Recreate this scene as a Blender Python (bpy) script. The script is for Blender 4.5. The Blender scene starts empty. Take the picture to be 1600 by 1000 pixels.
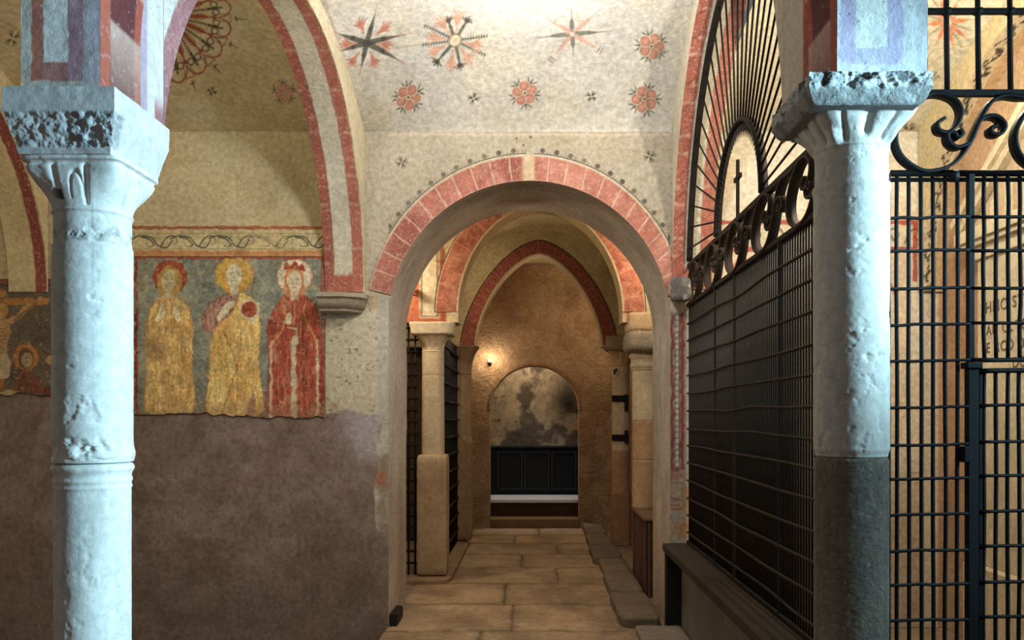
import bpy, math, random
import numpy as np
from mathutils import Vector, Matrix

random.seed(7)
F, VX, VY, EYE = 1320.0, 830.0, 650.0, 1.5
PI = math.pi
def PX(px, Y): return (px - VX) * Y / F
def PZ(py, Y): return EYE + (VY - py) * Y / F

scene = bpy.context.scene
COL = scene.collection

# ------------------------------------------------------------------ helpers
def S(r, g, b):
    out = []
    for c in (r, g, b):
        c /= 255.0
        out.append(c / 12.92 if c <= 0.04045 else ((c + 0.055) / 1.055) ** 2.4)
    return np.array(out)

def _h(ix, iy, iz, seed):
    n = (ix * 374761393 + iy * 668265263 + iz * 2147483647 + seed * 1274126177).astype(np.int64)
    n = (n ^ (n >> 13)) * 1274126177
    n = n & 0x7fffffff
    n = (n ^ (n >> 16)) * 60493
    n = n & 0x7fffffff
    return (n % 100003) / 100003.0

def vnoise(x, y, z=0.0, seed=0):
    x, y, z = np.broadcast_arrays(np.asarray(x, float), np.asarray(y, float), np.asarray(z, float))
    ix, iy, iz = np.floor(x).astype(np.int64), np.floor(y).astype(np.int64), np.floor(z).astype(np.int64)
    fx, fy, fz = x - ix, y - iy, z - iz
    fx, fy, fz = [t * t * (3 - 2 * t) for t in (fx, fy, fz)]
    r = 0
    for dx in (0, 1):
        for dy in (0, 1):
            for dz in (0, 1):
                w = (fx if dx else 1 - fx) * (fy if dy else 1 - fy) * (fz if dz else 1 - fz)
                r = r + w * _h(ix + dx, iy + dy, iz + dz, seed)
    return r

def fbm(x, y, z=0.0, seed=0, octv=4):
    a, s, t, f = 0.5, 0, 0, 1.0
    for i in range(octv):
        s = s + a * vnoise(np.asarray(x) * f + .37 + i * 7.31, np.asarray(y) * f + .61 + i * 3.17, np.asarray(z) * f + .23 + i * 5.53, seed + i * 17)
        t += a; a *= 0.5; f *= 2.03
    return s / t

def sst(a, b, x):
    t = np.clip((x - a) / (b - a), 0, 1)
    return t * t * (3 - 2 * t)

def mix(C, m, col):
    C += (np.asarray(col) - C) * np.clip(m, 0, 1)[..., None]

class Paint:
    """colours on a sheet of (U, V) points"""
    def __init__(self, U, V, base):
        self.U, self.V = U, V
        self.C = np.empty(U.shape + (3,)); self.C[...] = base
        self.aa = 0.004
    def sub(self, lo, hi):
        m = (self.U >= lo[0]) & (self.U <= hi[0]) & (self.V >= lo[1]) & (self.V <= hi[1])
        return m
    def _put(self, sel, mask, col, al):
        c = self.C[sel]
        c += (np.asarray(col) - c) * (np.clip(mask, 0, 1) * al)[..., None]
        self.C[sel] = c
    def seg(self, a, b, r0, r1, col, al=1.0):
        a, b = np.array(a, float), np.array(b, float)
        R = max(r0, r1) + self.aa
        sel = self.sub(np.minimum(a, b) - R, np.maximum(a, b) + R)
        if not sel.any(): return
        u, v = self.U[sel] - a[0], self.V[sel] - a[1]
        d = b - a
        L = max(d @ d, 1e-12)
        t = np.clip((u * d[0] + v * d[1]) / L, 0, 1)
        dist = np.hypot(u - t * d[0], v - t * d[1]) - (r0 + (r1 - r0) * t)
        self._put(sel, sst(self.aa, -self.aa, dist), col, al)
    def line(self, pts, r, col, al=1.0, taper=False):
        n = len(pts) - 1
        for i in range(n):
            ra = r * (1 - 0.8 * i / n) if taper else r
            rb = r * (1 - 0.8 * (i + 1) / n) if taper else r
            self.seg(pts[i], pts[i + 1], ra, rb, col, al)
    def disc(self, c, r, col, al=1.0, ry=None):
        ry = ry or r
        sel = self.sub((c[0] - r - self.aa, c[1] - ry - self.aa), (c[0] + r + self.aa, c[1] + ry + self.aa))
        if not sel.any(): return
        d = (np.hypot((self.U[sel] - c[0]) / r, (self.V[sel] - c[1]) / ry) - 1) * min(r, ry)
        self._put(sel, sst(self.aa, -self.aa, d), col, al)
    def ring(self, c, r, w, col, al=1.0, ry=None):
        ry = ry or r
        sel = self.sub((c[0] - r - w, c[1] - ry - w), (c[0] + r + w, c[1] + ry + w))
        if not sel.any(): return
        d = np.abs(np.hypot((self.U[sel] - c[0]) / r, (self.V[sel] - c[1]) / ry) - 1) * min(r, ry) - w / 2
        self._put(sel, sst(self.aa, -self.aa, d), col, al)
    def rect(self, lo, hi, col, al=1.0, wob=0.0, seed=0):
        sel = self.sub((lo[0] - self.aa - wob, lo[1] - self.aa - wob), (hi[0] + self.aa + wob, hi[1] + self.aa + wob))
        if not sel.any(): return
        u, v = self.U[sel], self.V[sel]
        if wob:
            k = 1.0 / (wob * 6)
            u = u + (vnoise(u * k, v * k, 0, seed) - 0.5) * 2 * wob
            v = v + (vnoise(u * k, v * k, 5, seed + 1) - 0.5) * 2 * wob
        d = np.maximum(np.maximum(lo[0] - u, u - hi[0]), np.maximum(lo[1] - v, v - hi[1]))
        self._put(sel, sst(self.aa, -self.aa, d), col, al)
    def poly(self, pts, col, al=1.0, tex=None):
        p = np.array(pts, float)
        sel = self.sub(p.min(0) - self.aa, p.max(0) + self.aa)
        if not sel.any(): return
        u, v = self.U[sel], self.V[sel]
        inside = np.zeros(u.shape, bool)
        dist = np.full(u.shape, 1e9)
        n = len(p)
        for i in range(n):
            a, b = p[i], p[(i + 1) % n]
            c = ((a[1] > v) != (b[1] > v))
            with np.errstate(divide='ignore', invalid='ignore'):
                xx = (b[0] - a[0]) * (v - a[1]) / (b[1] - a[1] + 1e-15) + a[0]
            inside ^= c & (u < xx)
            d = b - a; L = max(d @ d, 1e-12)
            t = np.clip(((u - a[0]) * d[0] + (v - a[1]) * d[1]) / L, 0, 1)
            dist = np.minimum(dist, np.hypot(u - a[0] - t * d[0], v - a[1] - t * d[1]))
        sd = np.where(inside, -dist, dist)
        m = sst(self.aa, -self.aa, sd)
        if tex is not None: m = m * tex(u, v)
        self._put(sel, m, col, al)

def smooth_pts(pts, n=6, closed=True):
    p = np.array(pts, float); N = len(p); out = []
    rng = range(N) if closed else range(N - 1)
    for i in rng:
        if closed: a, b, c, d = p[(i - 1) % N], p[i], p[(i + 1) % N], p[(i + 2) % N]
        else: a, b, c, d = p[max(i - 1, 0)], p[i], p[i + 1], p[min(i + 2, N - 1)]
        for k in range(n):
            t = k / n
            out.append(0.5 * ((2 * b) + (-a + c) * t + (2 * a - 5 * b + 4 * c - d) * t * t + (-a + 3 * b - 3 * c + d) * t ** 3))
    if not closed: out.append(p[-1])
    return [tuple(q) for q in out]

# ---- mesh building
class Geo:
    def __init__(self): self.v, self.f, self.c, self.n = [], [], [], 0
    def add(self, V, Fc, C):
        V = np.asarray(V, float).reshape(-1, 3)
        C = np.asarray(C, float)
        if C.ndim == 1: C = np.tile(C, (len(V), 1))
        self.v.append(V); self.c.append(C.reshape(-1, 3))
        self.f.extend([tuple(int(i) + self.n for i in q) for q in Fc]); self.n += len(V)
    def grid(self, P, C, flip=False, wrap=False):
        nu, nv = P.shape[:2]
        idx = np.arange(nu * nv).reshape(nu, nv)
        if wrap: idx = np.vstack([idx, idx[:1]])
        a, b, c, d = idx[:-1, :-1], idx[1:, :-1], idx[1:, 1:], idx[:-1, 1:]
        q = np.stack([a, b, c, d], -1).reshape(-1, 4)
        if flip: q = q[:, ::-1]
        C = np.asarray(C, float)
        if C.ndim == 1: C = np.broadcast_to(C, P.shape)
        V = P.reshape(-1, 3)
        self.v.append(V); self.c.append(np.array(C).reshape(-1, 3))
        self.f.extend(map(tuple, (q + self.n).tolist())); self.n += len(V)
    def quad(self, a, b, c, d, col, n=1, m=1, paint=None):
        a, b, c, d = [np.array(t, float) for t in (a, b, c, d)]
        u = np.linspace(0, 1, n + 1)[:, None, None]; v = np.linspace(0, 1, m + 1)[None, :, None]
        P = (a * (1 - u) + b * u) * (1 - v) + (d * (1 - u) + c * u) * v
        self.grid(P, paint(P) if paint else col)
    def box(self, lo, hi, col):
        x0, y0, z0 = lo; x1, y1, z1 = hi
        V = [(x0,y0,z0),(x1,y0,z0),(x1,y1,z0),(x0,y1,z0),(x0,y0,z1),(x1,y0,z1),(x1,y1,z1),(x0,y1,z1)]
        self.add(V, [(0,3,2,1),(4,5,6,7),(0,1,5,4),(1,2,6,5),(2,3,7,6),(3,0,4,7)], col)
    def tube(self, pts, r, col, n=8, caps=True):
        p = [Vector(q) for q in pts]
        rr = r if isinstance(r, (list, tuple, np.ndarray)) else [r] * len(p)
        t0 = (p[1] - p[0]).normalized()
        ref = Vector((0, 0, 1)) if abs(t0.z) < 0.9 else Vector((1, 0, 0))
        nrm = t0.cross(ref).normalized()
        V = []
        for i, q in enumerate(p):
            t = (p[min(i + 1, len(p) - 1)] - p[max(i - 1, 0)]).normalized()
            nrm = (nrm - t * nrm.dot(t)).normalized()
            bn = t.cross(nrm)
            for k in range(n):
                a = 2 * PI * k / n
                V.append(q + (nrm * math.cos(a) + bn * math.sin(a)) * rr[i])
        Fc = []
        for i in range(len(p) - 1):
            for k in range(n):
                k2 = (k + 1) % n
                Fc.append((i * n + k, i * n + k2, (i + 1) * n + k2, (i + 1) * n + k))
        if caps:
            Fc.append(tuple(range(n))[::-1]); Fc.append(tuple(range((len(p) - 1) * n, len(p) * n)))
        self.add(V, Fc, col)
    def ribbon(self, pts, w, t, col, nrm=(0, 1, 0)):
        """flat iron band bent along pts; w wide along nrm, t thick across"""
        p = [Vector(q) for q in pts]; nv = Vector(nrm); V = []
        tt = t if isinstance(t, (list, tuple)) else [t] * len(p)
        for i, q in enumerate(p):
            d = (p[min(i + 1, len(p) - 1)] - p[max(i - 1, 0)]).normalized()
            s = d.cross(nv).normalized()
            for a, b in ((-1, -1), (1, -1), (1, 1), (-1, 1)):
                V.append(q + nv * (a * w / 2) + s * (b * tt[i] / 2))
        Fc = []
        for i in range(len(p) - 1):
            for k in range(4):
                k2 = (k + 1) % 4
                Fc.append((i * 4 + k, (i + 1) * 4 + k, (i + 1) * 4 + k2, i * 4 + k2))
        Fc += [(0, 1, 2, 3), tuple(range((len(p) - 1) * 4, len(p) * 4))[::-1]]
        self.add(V, Fc, col)
    def mesh(self, name, smooth=True, fixn=True):
        me = bpy.data.meshes.new(name)
        V = np.concatenate(self.v); C = np.concatenate(self.c)
        me.from_pydata(V.tolist(), [], self.f)
        ca = me.color_attributes.new('Col', 'FLOAT_COLOR', 'POINT')
        buf = np.ones((len(V), 4), np.float32); buf[:, :3] = np.clip(C, 0, 1)
        ca.data.foreach_set('color', buf.ravel())
        if smooth: me.polygons.foreach_set('use_smooth', np.ones(len(me.polygons), bool))
        me.update()
        return me
    def obj(self, name, mat, parent=None, smooth=True, bevel=0.0, angle=None):
        me = self.mesh(name, smooth and bevel == 0)
        o = bpy.data.objects.new(name, me); COL.objects.link(o)
        me.materials.append(mat)
        if bevel:
            b = o.modifiers.new('Bevel', 'BEVEL'); b.width = bevel; b.segments = 2; b.limit_method = 'ANGLE'
        if angle:
            me.polygons.foreach_set('use_smooth', np.ones(len(me.polygons), bool))
            me.set_sharp_from_angle(angle=math.radians(angle))
        if parent: attach(o, parent)
        return o

def attach(o, parent):
    o.parent = parent
    o.matrix_parent_inverse = parent_world(parent).inverted()

def parent_world(p):
    m = p.matrix_basis.copy()
    if p.parent: m = parent_world(p.parent) @ p.matrix_parent_inverse @ m
    return m

def tag(o, label=None, cat=None, group=None, kind=None):
    if label: o['label'] = label
    if cat: o['category'] = cat
    if group: o['group'] = group
    if kind: o['kind'] = kind
    return o

def thing(name, label, cat, loc, group=None):
    o = bpy.data.objects.new(name, None); COL.objects.link(o)
    o.location = loc; o.empty_display_size = 0.1
    return tag(o, label, cat, group, 'thing')

def copy_child(o, parent, off=(0, 0, 0), mat=None):
    c = o.copy(); COL.objects.link(c)
    c.parent = parent
    c.matrix_parent_inverse = parent_world(parent).inverted()
    if mat is not None: c.matrix_basis = mat
    else: c.location = Vector(off)
    return c

# ------------------------------------------------------------------ materials
def material(name, rough=0.9, mottle=0.25, big=2.2, fine=28.0, bump=0.35, bump_scale=60.0, wear=0.0, wear_col=(200, 186, 156),
             stain=0.0, stain_col=(120, 100, 80), metal=0.0, spec=0.25, pit=0.0, dist=0.012, wear_scale=38.0, scuff=0.10):
    m = bpy.data.materials.new(name); m.use_nodes = True
    nt = m.node_tree; N, L = nt.nodes, nt.links
    b = N['Principled BSDF']
    at = N.new('ShaderNodeAttribute'); at.attribute_name = 'Col'
    tc = N.new('ShaderNodeTexCoord')
    def noise(scale, det=6.0, rough_=0.6, dis=0.0):
        n = N.new('ShaderNodeTexNoise'); n.inputs['Scale'].default_value = scale
        n.inputs['Detail'].default_value = det; n.inputs['Roughness'].default_value = rough_; n.inputs['Distortion'].default_value = dis
        L.new(tc.outputs['Object'], n.inputs['Vector']); return n
    def ramp(src, a, bb, lo, hi):
        r = N.new('ShaderNodeMapRange'); r.inputs[1].default_value = a; r.inputs[2].default_value = bb
        r.inputs[3].default_value = lo; r.inputs[4].default_value = hi
        L.new(src, r.inputs[0]); return r.outputs[0]
    col = at.outputs['Color']
    if wear > 0:
        n = noise(wear_scale, 8, 0.72, 0.6)
        f = ramp(n.outputs['Fac'], 0.60 - wear * 0.12, 0.68 - wear * 0.08, 0, min(0.9, 0.55 + wear * .3))
        mx = N.new('ShaderNodeMix'); mx.data_type = 'RGBA'
        L.new(f, mx.inputs[0]); L.new(col, mx.inputs[6]); mx.inputs[7].default_value = (*S(*wear_col), 1)
        col = mx.outputs[2]
    if stain > 0:
        n = noise(1.3, 5, 0.62, 0.8)
        f = ramp(n.outputs['Fac'], 0.48, 0.72, 0, stain)
        mx = N.new('ShaderNodeMix'); mx.data_type = 'RGBA'
        L.new(f, mx.inputs[0]); L.new(col, mx.inputs[6]); mx.inputs[7].default_value = (*S(*stain_col), 1)
        col = mx.outputs[2]
    n1 = noise(big, 7, 0.65); n2 = noise(fine, 8, 0.7)
    f1 = ramp(n1.outputs['Fac'], 0.3, 0.7, 1 - mottle, 1 + mottle * 0.55)
    f2 = ramp(n2.outputs['Fac'], 0.3, 0.7, 1 - mottle * 0.9, 1 + mottle * 0.6)
    mu = N.new('ShaderNodeMath'); mu.operation = 'MULTIPLY'; L.new(f1, mu.inputs[0]); L.new(f2, mu.inputs[1])
    vm = N.new('ShaderNodeVectorMath'); vm.operation = 'SCALE'
    L.new(col, vm.inputs[0]); L.new(mu.outputs[0], vm.inputs['Scale'])
    col = vm.outputs[0]
    if scuff > 0:
        n = noise(30, 10, 0.78, 0.5)
        f = ramp(n.outputs['Fac'], 0.36, 0.64, 1 - scuff * 1.5, 1 + scuff * 1.2)
        v2 = N.new('ShaderNodeVectorMath'); v2.operation = 'SCALE'; L.new(col, v2.inputs[0]); L.new(f, v2.inputs['Scale']); col = v2.outputs[0]
    if pit > 0:
        v = N.new('ShaderNodeTexVoronoi'); v.inputs['Scale'].default_value = 34; v.inputs['Randomness'].default_value = 1
        L.new(tc.outputs['Object'], v.inputs['Vector'])
        f = ramp(v.outputs['Distance'], 0.10, 0.2, pit, 0)
        n = noise(5, 2); g = ramp(n.outputs['Fac'], 0.5, 0.58, 0, 1)
        mm = N.new('ShaderNodeMath'); mm.operation = 'MULTIPLY'; L.new(f, mm.inputs[0]); L.new(g, mm.inputs[1])
        mx = N.new('ShaderNodeMix'); mx.data_type = 'RGBA'
        L.new(mm.outputs[0], mx.inputs[0]); L.new(col, mx.inputs[6]); mx.inputs[7].default_value = (*S(80, 70, 62), 1)
        col = mx.outputs[2]
    L.new(col, b.inputs['Base Color'])
    b.inputs['Roughness'].default_value = rough
    b.inputs['Metallic'].default_value = metal
    b.inputs['Specular IOR Level'].default_value = spec
    if bump > 0:
        n3 = noise(bump_scale, 9, 0.68); n4 = noise(bump_scale * 0.12, 4, 0.5)
        ad = N.new('ShaderNodeMath'); ad.operation = 'MULTIPLY_ADD'; ad.inputs[1].default_value = 1.6
        L.new(n4.outputs['Fac'], ad.inputs[0]); L.new(n3.outputs['Fac'], ad.inputs[2])
        bp = N.new('ShaderNodeBump'); bp.inputs['Strength'].default_value = bump; bp.inputs['Distance'].default_value = dist
        L.new(ad.outputs[0], bp.inputs['Height']); L.new(bp.outputs['Normal'], b.inputs['Normal'])
    return m

M_PLASTER = material('lime_plaster', mottle=0.19, big=1.6, fine=30, bump=0.45, bump_scale=48, stain=0.16, stain_col=(164, 146, 112), scuff=0.13)
M_LOWER = material('mauve_plaster', mottle=0.33, big=2.2, fine=20, bump=0.5, bump_scale=40)
M_BAND = material('painted_band', mottle=0.22, fine=34, wear=0.5, wear_col=(206, 182, 160), bump=0.45, wear_scale=52, scuff=0.16)
M_FRESCO = material('fresco_paint', mottle=0.26, big=4, fine=45, wear=0.3, wear_col=(190, 174, 140), bump=0.4, bump_scale=70, scuff=0.2)
M_MARBLE = material('whitewashed_marble', mottle=0.09, big=3, fine=30, bump=0.3, bump_scale=45, rough=0.75, dist=0.008)
M_PIER = material('white_pier_plaster', mottle=0.12, fine=32, wear=0.25, wear_col=(200, 190, 190), bump=0.4, pit=0.45)
M_ROUGH = material('rough_stone', mottle=0.3, fine=40, bump=0.9, bump_scale=55, dist=0.02)
M_STONE = material('warm_stone', mottle=0.22, big=3, fine=22, bump=0.5, bump_scale=38)
M_FLOOR = material('stone_paving', mottle=0.3, big=2.6, fine=16, bump=0.55, bump_scale=26, rough=0.8)
M_HEWN = material('hewn_wall', mottle=0.26, big=2.4, fine=18, bump=1.0, bump_scale=24, dist=0.055, scuff=0.16)
M_IRON = material('black_iron', mottle=0.3, big=6, fine=60, bump=0.3, bump_scale=80, rough=0.6, metal=0.2, spec=0.3, dist=0.003)
M_RUST = material('rusty_iron', mottle=0.35, big=6, fine=60, bump=0.4, bump_scale=80, rough=0.7, metal=0.3, dist=0.003)
M_WOOD = material('dark_wood', mottle=0.3, big=4, fine=40, bump=0.2, rough=0.6)
M_NICHE = material('stained_plaster', mottle=0.35, big=4, fine=12, bump=0.5, wear=0.45, wear_col=(70, 56, 48), wear_scale=9)
M_WHITE = material('slab_marble', mottle=0.06, bump=0.1, rough=0.5)

C_CREAM = S(212, 198, 164); C_LUN = S(182, 171, 151); C_RED = S(164, 84, 70); C_RED2 = S(142, 62, 52)
C_WHITE = S(214, 208, 190); C_DARK = S(66, 60, 52); C_SALM = S(196, 116, 96); C_IRON = S(19, 21, 24); C_IRONR = S(34, 27, 22)
C_ORANGE = S(190, 104, 62)
# ================================================================== the setting
YW, YB = 6.0, 6.85                       # front and back of the wall pierced by the round arch
AX, AA, AB, AZ = -0.014, 1.0, 1.02, 2.148  # its intrados: centre x, half width, rise, springing height
ZC = 3.52                                # where the vaults leave the wall

def bay_t(Y): return np.clip((np.asarray(Y) - 4.5) / 1.5, -1, 1)
def z_edge(Y): return ZC + 0.40 * np.maximum(0, 1 - bay_t(Y) ** 2) ** 1.15
def z_right(Y): return ZC + 0.60 * np.maximum(0, 1 - bay_t(Y) ** 2) ** 0.75
def vault(xc, hw):
    def z(x, Y):
        k = np.maximum(0, 1 - bay_t(Y) ** 2)
        xn = np.clip((np.asarray(x) - xc) / hw, -1, 1)
        return z_edge(Y) + 0.13 * (1 - xn * xn) * k ** 0.8
    return z
def vault_nave(x, Y):
    k = np.maximum(0, 1 - bay_t(Y) ** 2)
    s = np.clip((np.asarray(x) + 1.18) / 2.18, 0, 1)
    return z_edge(Y) * (1 - s) + z_right(Y) * s + .10 * 4 * s * (1 - s) * k ** .8
def on_vault(px, py, zf):
    lo, hi = 4.5, 6.0
    for _ in range(50):
        m = (lo + hi) / 2
        y = VY - (float(zf(PX(px, m), m)) - EYE) * F / m
        if y < py: lo = m
        else: hi = m
    Y = (lo + hi) / 2; x = PX(px, Y); e = 0.01
    pr = lambda xx, yy: np.array([VX + xx * F / yy, VY - (float(zf(xx, yy)) - EYE) * F / yy])
    return x, Y, F / Y, abs((pr(x, Y + e)[1] - pr(x, Y - e)[1]) / (2 * e))

class Motif:
    """draws a painted flower or star round one point of a vault; offsets in hundredths, x right, y down"""
    def __init__(s, P, px, py, zf):
        s.P = P; s.x, s.Y, s.sx, s.sy = on_vault(px, py, zf)
        s.P2 = Paint((P.U - s.x) * s.sx - (P.V - s.Y) * s.x * s.sx / s.Y, (P.V - s.Y) * s.sy, 0)
        s.P2.C = P.C; s.P2.aa = 0.9
        s.sel = None
        m = (np.abs(s.P2.U) < 130) & (np.abs(s.P2.V) < 130)
        r, c = np.where(m.any(1))[0], np.where(m.any(0))[0]
        if len(r) and len(c):
            sl = (slice(r[0], r[-1] + 1), slice(c[0], c[-1] + 1))
            q = Paint(s.P2.U[sl], s.P2.V[sl], 0); q.C = P.C[sl]; q.aa = 0.9; s.P2 = q

def pol(a, r): return (math.cos(a) * r, math.sin(a) * r)

def flower(m, r=22, rot=0.0, al=0.85, pal=None):
    q = m.P2
    for k in range(5):
        a = rot + k * 2 * PI / 5 + PI / 5
        for da in (-0.22, 0, 0.22):
            q.seg(pol(a, r * .6), pol(a + da * 1.5, r * 1.16), 2.4, 0.6, S(62, 64, 48), al)
    for k in range(5):
        a = rot + k * 2 * PI / 5
        q.disc(pol(a, r * .54), r * .42, S(222, 210, 188), al)
        q.disc(pol(a, r * .54), r * .345, S(170, 106, 88), al); q.disc(pol(a, r * .56), r * .30, S(200, 138, 116), al)
        q.disc(pol(a, r * .58), r * .18, S(214, 164, 140), al * .7)
    q.disc((0, 0), r * .25, S(150, 76, 60), al); q.disc((0, 0), r * .2, S(224, 206, 178), al); q.disc((0, 0), r * .09, S(60, 48, 42), al)

def cross(m, r=10, rot=0.3, al=0.85, n=4):
    for k in range(n):
        a = rot + k * 2 * PI / n
        for d in (-0.35, 0, 0.35):
            m.P2.seg(pol(a, r * .35), pol(a + d, r), 1.3, 0.5, S(84, 78, 62), al)

def ray(m, a, r0, r1, w, col, al=0.9):
    m.P2.seg(pol(a, r0), pol(a, (r0 + r1) * .5), w * .9, w * .75, col, al); m.P2.seg(pol(a, (r0 + r1) * .5), pol(a, r1), w * .75, 0.4, col, al)
def tuft(m, a, r0, r1, col, al=0.8):
    m.P2.seg(pol(a, r0), pol(a, r1 * .8), 1.2, 4.2, col, al)
    for d in (-.24, -.12, 0, .12, .24): m.P2.seg(pol(a, r0 + (r1 - r0) * .4), pol(a + d, r1 * (1 - .5 * abs(d))), 2.4, 1.4, col, al)
def spine(m, a, r0, r1, col, al=0.9, barb=2.6):
    m.P2.seg(pol(a, r0), pol(a, r1), 1.1, .7, col, al)
    k = r0
    while k < r1:
        p = np.array(pol(a, k)); n = np.array([-math.sin(a), math.cos(a)])
        m.P2.seg(p - n * barb, p + n * barb, .8, .8, col, al); k += 4.2

# ---- floor
def floor_obj():
    rows = [-1.0, -0.2, 0.7, 1.6, 2.5, 3.4, 4.25, 5.06, 5.9, 6.74, 7.56, 8.37, 9.18, 9.94, 10.62, 11.32]
    joints = [[0.2], [-.5, .5], [0.1], [-.4, .6], [.2], [-.6, .3], [-.1], [-.35], [-.14], [-.22], [.25], [-.1], [.3], [-.2], [.1]]
    g = Geo()
    xs = np.linspace(-1.02, 0.68, 190); ys = np.linspace(-1.0, 11.32, 1100)
    X, Y = np.meshgrid(xs, ys, indexing='ij')
    wob = (fbm(X * 4, Y * 4, 0, 3) - .5) * 0.09
    dj = np.full(X.shape, 9.0); tone = np.ones(X.shape); warm = np.zeros(X.shape)
    for i in range(len(rows) - 1):
        sel = (Y + wob >= rows[i]) & (Y + wob < rows[i + 1])
        d = np.minimum(Y + wob - rows[i], rows[i + 1] - Y - wob)
        for jx in joints[i]: d = np.minimum(d, np.abs(X + wob * .3 - jx) + .004)
        cell = np.zeros(X.shape)
        for jx in joints[i]: cell = cell + (X + wob * .3 > jx)
        tt = 0.86 + 0.24 * _h(cell.astype(int) + i * 7, np.full(X.shape, i), np.zeros(X.shape, int), 4)
        dj = np.where(sel, d, dj); tone = np.where(sel, tt, tone)
    z = -0.014 * sst(0.02, 0.0, dj) + 0.008 * (fbm(X * 2, Y * 2, 0, 8) - .5)
    P = np.stack([X, Y, z], -1)
    C = S(178, 150, 116) * tone[..., None]
    edge = sst(0.08, 0.0, dj) * .30
    C = C * (1 - edge[..., None]); mix(C, sst(0.022, 0.0, dj) * .8, S(72, 57, 44)); mix(C, sst(.42, .7, fbm(X * 3, Y * 2, 0, 12, 6)) * .5, S(120, 96, 72)); mix(C, sst(.5, .7, fbm(X * 9, Y * 7, 0, 13, 5)) * .35, S(196, 168, 132))
    g.grid(P, C)
    for x0, x1, y0, y1, z in ((-6.2, -1.02, -1, 6.0, -.16), (-6.2, -1.02, 6.0, 13, -.004), (0.68, 4.2, -1, 13, -.004)):
        g.quad((x0, y0, z), (x1, y0, z), (x1, y1, z), (x0, y1, z), S(150, 128, 102))
    g.quad((-1.02, -1, -.16), (-1.02, 6, -.16), (-1.02, 6, 0), (-1.02, -1, 0), S(140, 120, 96))
    g.quad((-1.02, 11.32, -.004), (.68, 11.32, -.004), (.68, 13, -.004), (-1.02, 13, -.004), S(120, 100, 78))
    o = g.obj('floor', M_FLOOR); tag(o, 'worn stone slab paving of the passage', 'floor', kind='structure')
floor_obj()

# ---- the wall with the round arch
def arch_x(th): return AX + AA * np.cos(th), AZ + AB * np.sin(th)
def aout(x, k=1.0):
    """signed distance-like height above the band's outer edge"""
    a = np.where(x < AX, AA + .16 * k, AA + .115 * k); b = AB + .18 * k
    return a, b

def wall_paint_left(P):
    X, Z = P[..., 0], P[..., 2]
    C = np.empty(P.shape); C[...] = S(206, 190, 150)
    n = fbm(X * 3, Z * 3, 0, 21)
    mix(C, sst(.45, .7, n) * .45, S(176, 150, 102))
    mix(C, sst(-1.20, -1.15, X) * sst(2.30, 2.40, Z), C_LUN)
    pier = sst(-1.475, -1.46, X) * sst(2.37, 2.34, Z)
    mix(C, pier, S(206, 196, 170))
    pt = vnoise(X * 55, Z * 75, 0, 5); pm = fbm(X * 5, Z * 5, 2, 6)
    mix(C, pier * sst(.80, .86, pt) * sst(.4, .55, pm) * .75, S(110, 92, 70))
    mix(C, pier * sst(.55, .7, fbm(X * 4, Z * 7, 1, 9)) * .6, S(176, 140, 100))
    mix(C, pier * sst(-1.10, -1.08, X) * .7, S(186, 184, 172))
    rag = (fbm(X * 7, Z * 3, 0, 31) - .5) * .12 + (vnoise(X * 30, Z * 30, 0, 7) - .5) * .02
    edge = 1.515 + rag + .15 * sst(-3.1, -3.35, X)
    rightedge = -1.09 + (fbm(Z * 5, X, 0, 33) - .5) * .12
    low = sst(.006, -.006, Z - edge) * np.maximum(sst(.006, -.006, X - rightedge), sst(.75, .7, Z + (fbm(X * 6, Z * 6, 4, 3) - .5) * .2))
    L = np.empty(P.shape); L[...] = S(134, 114, 102)
    mix(L, sst(.42, .68, fbm(X * 2.6, Z * 2.6, 0, 41, 6)) * .35, S(164, 146, 136))
    mix(L, sst(.45, .7, fbm(X * 9, Z * 9, 0, 42, 5)) * .5, S(160, 142, 132))
    mix(L, sst(.48, .7, fbm(X * 6, Z * 6, 3, 43, 6)) * .5, S(106, 86, 72))
    mix(L, sst(.62, .75, vnoise(X * 40, Z * 28, 0, 46)) * .25, S(92, 76, 66))
    mix(L, sst(-1.5, -1.2, X) * sst(.3, .62, fbm(X * 4, Z * 3, 7, 44, 6)) * sst(.6, 1.1, Z) * .8, S(184, 176, 180))  # cool light on the wall, painted in as a paler bluish patch
    mix(L, sst(.6, .2, Z) * .35, S(112, 96, 82))
    C += (L - C) * low[..., None]
    rim = np.exp(-((Z - edge) / .008) ** 2) * sst(.02, -.02, X - rightedge) * .5
    mix(C, rim, S(150, 128, 108))
    strip = sst(.0, .006, X - rightedge) * sst(1.5, 1.45, Z)
    mix(C, strip * sst(.35, .7, fbm(X * 8, Z * 8, 0, 51)) * (1 - low) * .7, S(140, 108, 78))
    mix(C, np.exp(-(((X + 1.06) / .04) ** 2 + ((Z - 1.06) / .05) ** 2)) * .8, S(186, 104, 60))
    return C

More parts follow.
